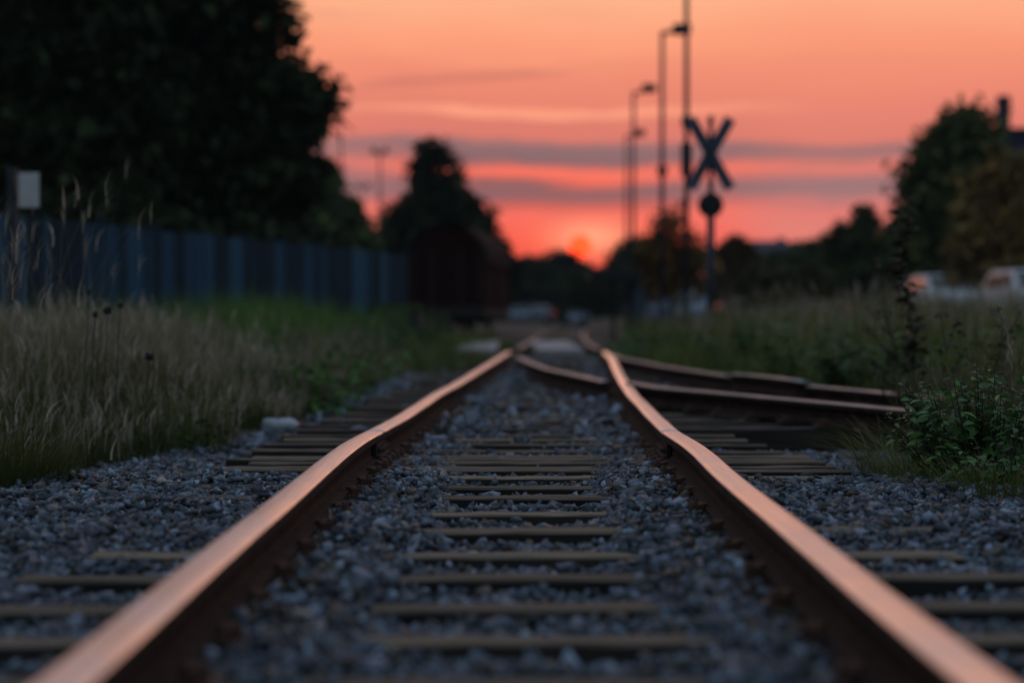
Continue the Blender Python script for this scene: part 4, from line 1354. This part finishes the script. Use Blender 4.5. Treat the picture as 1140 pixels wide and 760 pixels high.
# ------------------------------------------------------------------ cars
def car(label, px, d, z0, yaw, paint, length=4.1, height=1.5, name='parked_car', group='cars parked beyond the grass'):
    t = thing(name, label, 'car', (X(px, d), d, float(ground_h(np.array([X(px, d)]), np.array([float(d)]))[0]) + z0), yaw, group)
    L_, Wd = length, 1.72
    hl = L_ / 2
    out = [(-hl, .35), (-hl - .02, .62), (-hl + .03, .92), (-hl + .12, 1.02), (-hl + .45, height - .08), (-hl + .75, height), (.25, height), (.55, height - .05), (1.12, .98), (hl - .25, .86), (hl - .05, .72), (hl, .5), (hl - .04, .28)]
    # sill with wheel arches
    for cx in (hl - .78, -hl + .72):
        out += [(cx + .36 * math.cos(a), .28 + .36 * math.sin(a)) for a in np.linspace(0, math.pi, 7)]
    out += [(-hl + .02, .28)]
    bm = bmesh.new(); rows = []
    for s in (-1, 1):
        for inset in (0, .05):
            pass
    def half(z): return Wd / 2 - .13 * max(0, (z - .9) / (height - .9)) - .04 * max(0, (.5 - z))
    a = [bm.verts.new((x, -half(z), z)) for x, z in out]; c = [bm.verts.new((x, half(z), z)) for x, z in out]
    n = len(out)
    bm.faces.new(a); bm.faces.new(c[::-1])
    for i in range(n): bm.faces.new((a[i], c[i], c[(i + 1) % n], a[(i + 1) % n]))
    bmesh.ops.recalc_face_normals(bm, faces=bm.faces)
    es = [e for e in bm.edges if len(e.link_faces) == 2 and any(len(f.verts) > 4 for f in e.link_faces)]
    bmesh.ops.bevel(bm, geom=es, offset=.035, segments=2, affect='EDGES')
    me = bpy.data.meshes.new('body'); bm.to_mesh(me); bm.free(); me.materials.append(paint)
    obj('body', me, t)
    for s in (-1, 1):
        for (x0, x1, x2, x3) in ((-hl + .42, -.42, -.42, -hl + .66), (-.34, .92, .42, -.34)):
            w = bmesh.new()
            q = [(x0, 1.02), (x1, 1.02), (x2, height - .14), (x3, height - .14)]
            v1 = [w.verts.new((x, s * (half(z) + .006), z)) for x, z in q]; v2 = [w.verts.new((x, s * (half(z) - .02), z)) for x, z in q]
            w.faces.new(v1); w.faces.new(v2[::-1])
            for i in range(4): w.faces.new((v1[i], v2[i], v2[(i + 1) % 4], v1[(i + 1) % 4]))
            bmesh.ops.recalc_face_normals(w, faces=w.faces)
            me = bpy.data.meshes.new('side_window'); w.to_mesh(me); w.free(); me.materials.append(M['glass']); obj('side_window', me, t)
    for nm, p0, p1 in (('windscreen', (1.10, 1.01), (.60, height - .07)), ('rear_window', (-hl + .13, 1.06), (-hl + .43, height - .11))):
        w = MB()
        dx, dz_ = p1[0] - p0[0], p1[1] - p0[1]; L2 = math.hypot(dx, dz_)
        w.box(((p0[0] + p1[0]) / 2, 0, (p0[1] + p1[1]) / 2), (L2, Wd - .36, .03), rot=Matrix.Rotation(-math.atan2(dz_, dx), 3, 'Y'))
        w.build(nm, M['glass'], t)
    for cx in (hl - .78, -hl + .72):
        for s in (-1, 1):
            w = MB(); w.cyl((cx, s * (Wd / 2 - .2), .30), (cx, s * (Wd / 2 - .01), .30), .30, n=22); wh = w.build('wheel', M['tyre'], t)
            w = MB(); w.cyl((cx, s * (Wd / 2 - .03), .30), (cx, s * (Wd / 2 + .006), .30), .2, n=18); w.build('rim', M['rim'], wh)
    for s in (-1, 1):
        w = MB(); w.box((hl - .08, s * .6, .70), (.2, .36, .14), bevel=.03); w.build('headlight', M['headlight'], t)
        w = MB(); w.box((-hl + .0, s * .68, .86), (.10, .2, .26), bevel=.02); w.build('tail_light', M['taillight'], t)
        w = MB(); w.box((.72, s * (Wd / 2 + .07), 1.02), (.12, .16, .11), bevel=.02); w.build('wing_mirror', paint, t)
    w = MB(); w.box((hl + .0, 0, .42), (.06, 1.3, .16), bevel=.02); w.build('bumper', M['black'], t)
    w = MB(); w.box((-hl - .02, 0, .45), (.06, 1.3, .18), bevel=.02); w.build('bumper', M['black'], t)
    return t


car('white car behind the tall weed at right, its windows above the grass', 1051, 74, .0, R(-86), M['paint_white'])
car('white car partly cut off by the right edge', 1150, 60, -.12, R(-85), M['paint_white'])
car('light blue car low behind the grass under the autumn tree', 757, 88, .0, R(-80), M['paint_blue'])
car('small grey far car beside the freight wagon', 579, 190, .0, R(-88), M['paint_grey'])
car('small blue grey far car under the domed tree', 643, 195, .0, R(-88), M['paint_grey'])
car('small dark grey far car between the two other far cars', 602, 185, .0, R(90), M['paint_grey'])

# ------------------------------------------------------------------ world sky
W = bpy.data.worlds.new('World'); S.world = W
W.use_nodes = True
N, L = W.node_tree.nodes, W.node_tree.links
bg = N['Background']


def lin(r, g, b):
    f = lambda c: (c / 12.92 if c <= .04045 else ((c + .055) / 1.055) ** 2.4)
    return (f(r / 255), f(g / 255), f(b / 255), 1)


def math_(op, a, b=None, c=None, clamp=False):
    n = N.new('ShaderNodeMath'); n.operation = op; n.use_clamp = clamp
    for i, v in enumerate((a, b, c)):
        if v is None: continue
        if isinstance(v, (int, float)): n.inputs[i].default_value = v
        else: L.new(v, n.inputs[i])
    return n.outputs[0]


def ramp(fac, stops):
    n = N.new('ShaderNodeValToRGB'); e = n.color_ramp.elements
    stops = sorted(stops)
    e[0].position = stops[0][0]; e[0].color = stops[0][1]
    e[1].position = stops[-1][0]; e[1].color = stops[-1][1]
    for p, c in stops[1:-1]:
        q = e.new(p); q.color = c
    L.new(fac, n.inputs['Fac']); return n.outputs['Color']


def mixc(f, a, b, blend='MIX'):
    n = N.new('ShaderNodeMix'); n.data_type = 'RGBA'; n.blend_type = blend; n.clamp_factor = True
    for k, v in (('Factor', f), ('A', a), ('B', b)):
        if isinstance(v, (int, float)): n.inputs[k].default_value = v
        elif isinstance(v, tuple): n.inputs[k].default_value = v
        else: L.new(v, n.inputs[k])
    return n.outputs['Result']


def smap(v, a, b, c=0.0, d_=1.0):
    n = N.new('ShaderNodeMapRange'); n.interpolation_type = 'SMOOTHSTEP'
    L.new(v, n.inputs[0])
    for i, q in enumerate((a, b, c, d_)): n.inputs[i + 1].default_value = q
    return n.outputs[0]


SUN_AZ, SUN_EL = math.atan((646 - CX) / F), (HY - 273) / F
tc = N.new('ShaderNodeTexCoord')
sx = N.new('ShaderNodeSeparateXYZ'); L.new(tc.outputs['Generated'], sx.inputs[0])
dx, dy, dz_ = sx.outputs
az = math_('ARCTAN2', dx, dy)
el = math_('ARCSINE', dz_)
# stretched wisps
cb = N.new('ShaderNodeCombineXYZ'); L.new(az, cb.inputs[0]); L.new(el, cb.inputs[1])
mp = N.new('ShaderNodeMapping'); mp.inputs['Scale'].default_value = (7, 70, 1); mp.inputs['Rotation'].default_value = (0, 0, .01); L.new(cb.outputs[0], mp.inputs['Vector'])
nz = N.new('ShaderNodeTexNoise'); nz.inputs['Scale'].default_value = 1; nz.inputs['Detail'].default_value = 4; L.new(mp.outputs[0], nz.inputs['Vector'])
mp2 = N.new('ShaderNodeMapping'); mp2.inputs['Scale'].default_value = (11, 26, 1); mp2.inputs['Location'].default_value = (3.1, 1.7, 0); L.new(cb.outputs[0], mp2.inputs['Vector'])
nz2 = N.new('ShaderNodeTexNoise'); nz2.inputs['Scale'].default_value = 1; nz2.inputs['Detail'].default_value = 3; L.new(mp2.outputs[0], nz2.inputs['Vector'])
elw = math_('ADD', el, math_('MULTIPLY', math_('SUBTRACT', nz.outputs['Fac'], .5), .015))
elw = math_('ADD', elw, math_('MULTIPLY', math_('SUBTRACT', nz2.outputs['Fac'], .5), .015))
tt = math_('DIVIDE', elw, .16, clamp=True)
ty = lambda y: (HY - y) / F / .16
band = ramp(tt, [(0, lin(190, 70, 62)), (ty(290), lin(228, 84, 72)), (ty(262), lin(250, 104, 86)), (ty(240), lin(248, 114, 97)), (ty(229), lin(205, 98, 88)), (ty(216), lin(140, 100, 102)),
                 (ty(206), lin(156, 98, 96)), (ty(199), lin(248, 112, 92)), (ty(191), lin(255, 122, 98)), (ty(186), lin(225, 108, 94)), (ty(179), lin(136, 104, 107)), (ty(167), lin(150, 110, 110)),
                 (ty(159), lin(222, 124, 108)), (ty(132), lin(224, 126, 108)), (ty(127), lin(255, 160, 128)), (ty(118), lin(255, 160, 128)), (ty(113), lin(232, 132, 109)), (ty(80), lin(242, 142, 114)),
                 (ty(50), lin(254, 160, 122)), (ty(0), lin(255, 180, 138)), (1, lin(255, 186, 146))])
clear = ramp(tt, [(0, lin(205, 110, 100)), (ty(262), lin(226, 130, 118)), (ty(232), lin(228, 124, 114)), (ty(218), lin(160, 118, 118)), (ty(198), lin(164, 118, 117)), (ty(190), lin(226, 124, 110)), (ty(182), lin(190, 118, 112)),
                  (ty(166), lin(156, 114, 113)), (ty(156), lin(224, 126, 110)), (ty(110), lin(236, 136, 113)), (ty(50), lin(250, 154, 118)), (ty(0), lin(255, 174, 134)), (1, lin(254, 182, 144))])
mk = math_('ADD', math_('DIVIDE', math_('SUBTRACT', az, .012), .115), math_('MULTIPLY', math_('SUBTRACT', nz2.outputs['Fac'], .5), .9))
mk = smap(math_('ABSOLUTE', mk), .30, 1.15, 1.0, 0.0)
low = mixc(mk, clear, band)
# darker thin wisps higher up
wisp = smap(nz.outputs['Fac'], .56, .74, 0.0, .22)
low = mixc(wisp, low, lin(205, 118, 104))
# one long thin dark streak high in the sky, slightly tilted
sl_ = math_('SUBTRACT', elw, math_('ADD', .1095, math_('MULTIPLY', az, .085)))
sl_ = math_('DIVIDE', sl_, .0022)
sl_ = math_('POWER', 2.718, math_('MULTIPLY', math_('MULTIPLY', sl_, sl_), -1.0))
sw_ = smap(math_('ABSOLUTE', math_('ADD', az, .022)), .025, .062, .55, 0.0)
low = mixc(math_('MULTIPLY', sl_, sw_), low, lin(188, 110, 100))
# glow round the sun
ga = math_('DIVIDE', math_('SUBTRACT', az, SUN_AZ), .040); ge = math_('DIVIDE', math_('SUBTRACT', el, SUN_EL - .001), .0105)
r2 = math_('ADD', math_('MULTIPLY', ga, ga), math_('MULTIPLY', ge, ge))
gl = math_('POWER', 2.718, math_('MULTIPLY', r2, -1.0))
low = mixc(math_('MULTIPLY', gl, .85), low, lin(255, 92, 66))
ga = math_('DIVIDE', math_('SUBTRACT', az, SUN_AZ + .005), .0185); ge = math_('DIVIDE', math_('SUBTRACT', el, SUN_EL + .0035), .0075)
r2 = math_('ADD', math_('MULTIPLY', ga, ga), math_('MULTIPLY', ge, ge))
gl = math_('POWER', 2.718, math_('MULTIPLY', r2, -1.0))
low = mixc(math_('MULTIPLY', gl, .9), low, (1.12, .41, .23, 1))
# the disc itself
ga = math_('SUBTRACT', az, SUN_AZ); ge = math_('SUBTRACT', el, SUN_EL - .0005)
rr = math_('SQRT', math_('ADD', math_('MULTIPLY', ga, ga), math_('MULTIPLY', ge, ge)))
low = mixc(smap(rr, .0044, .0056, 1.0, 0.0), low, (3.4, .15, .03, 1))
# upper sky: warm low band fading to dusk blue overhead, from the Nishita sky
sky = N.new('ShaderNodeTexSky'); sky.sky_type = 'NISHITA'; sky.sun_disc = False
sky.sun_elevation = SUN_EL; sky.sun_rotation = SUN_AZ
sky.air_density = 1.2; sky.dust_density = 1.5; sky.ozone_density = 2.5
nsk = N.new('ShaderNodeVectorMath'); nsk.operation = 'SCALE'; L.new(sky.outputs[0], nsk.inputs[0]); nsk.inputs['Scale'].default_value = SKYK = 0.12
upper = ramp(el, [(.16, lin(255, 186, 146)), (.30, lin(250, 182, 156)), (.46, lin(172, 158, 158)), (.7, lin(134, 148, 164)), (1.0, lin(130, 152, 176))])
upper = mixc(smap(el, .25, .6, 0, .3), upper, nsk.outputs[0])
fr = mixc(smap(el, .14, .22), low, upper)
back = ramp(el, [(0, lin(88, 97, 104)), (.15, lin(98, 108, 116)), (.5, lin(116, 130, 145)), (1.0, lin(130, 152, 176))])
fin = mixc(smap(math_('ABSOLUTE', az), .30, .80, 1.0, 0.0), back, fr)
L.new(fin, bg.inputs['Color'])
bg.inputs['Strength'].default_value = 1.05

sun = bpy.data.lights.new('sun', 'SUN'); sun.energy = .06; sun.angle = R(.6); sun.color = (1, .42, .2)
so = bpy.data.objects.new('sun', sun); link(so)
v = Vector((math.sin(SUN_AZ) * math.cos(SUN_EL), math.cos(SUN_AZ) * math.cos(SUN_EL), math.sin(SUN_EL)))
so.rotation_euler = (-v).to_track_quat('-Z', 'Y').to_euler(); so.location = (5, 60, 30)

# ------------------------------------------------------------------ air
hb = MB(); hb.box((0, 133, 30), (600, 300, 66))
hm = bpy.data.materials.new('evening air'); N, L = nt(hm)
N.remove(N['Principled BSDF'])
pv = N.new('ShaderNodeVolumePrincipled'); pv.inputs['Density'].default_value = .0002; pv.inputs['Color'].default_value = (.75, .85, .95, 1)
L.new(pv.outputs[0], N['Material Output'].inputs['Volume'])
hz = hb.build('haze', hm); tag(hz, 'thin evening haze over the railway land', 'haze', kind='stuff')

# ------------------------------------------------------------------ camera
cam = bpy.data.cameras.new('camera'); co = bpy.data.objects.new('camera', cam); link(co)
co.location = (0, 0, H)
co.rotation_euler = (R(90) - math.atan((380 - HY) / F), 0, 0)
cam.sensor_width = 36; cam.lens = F / 1140 * 36
cam.clip_start = .05; cam.clip_end = 12000
cam.dof.use_dof = True; cam.dof.focus_distance = 9.6; cam.dof.aperture_fstop = 1.4; cam.dof.aperture_blades = 0
S.camera = co

S.view_settings.view_transform = 'Standard'; S.view_settings.look = 'None'
S.view_settings.exposure = 0; S.view_settings.gamma = 1
S.render.engine = 'CYCLES'
S.cycles.use_denoising = True
try: S.cycles.denoiser = 'OPENIMAGEDENOISE'
except Exception: pass
S.cycles.max_bounces = 5; S.cycles.diffuse_bounces = 3; S.cycles.transparent_max_bounces = 4
S.cycles.sample_clamp_indirect = 6
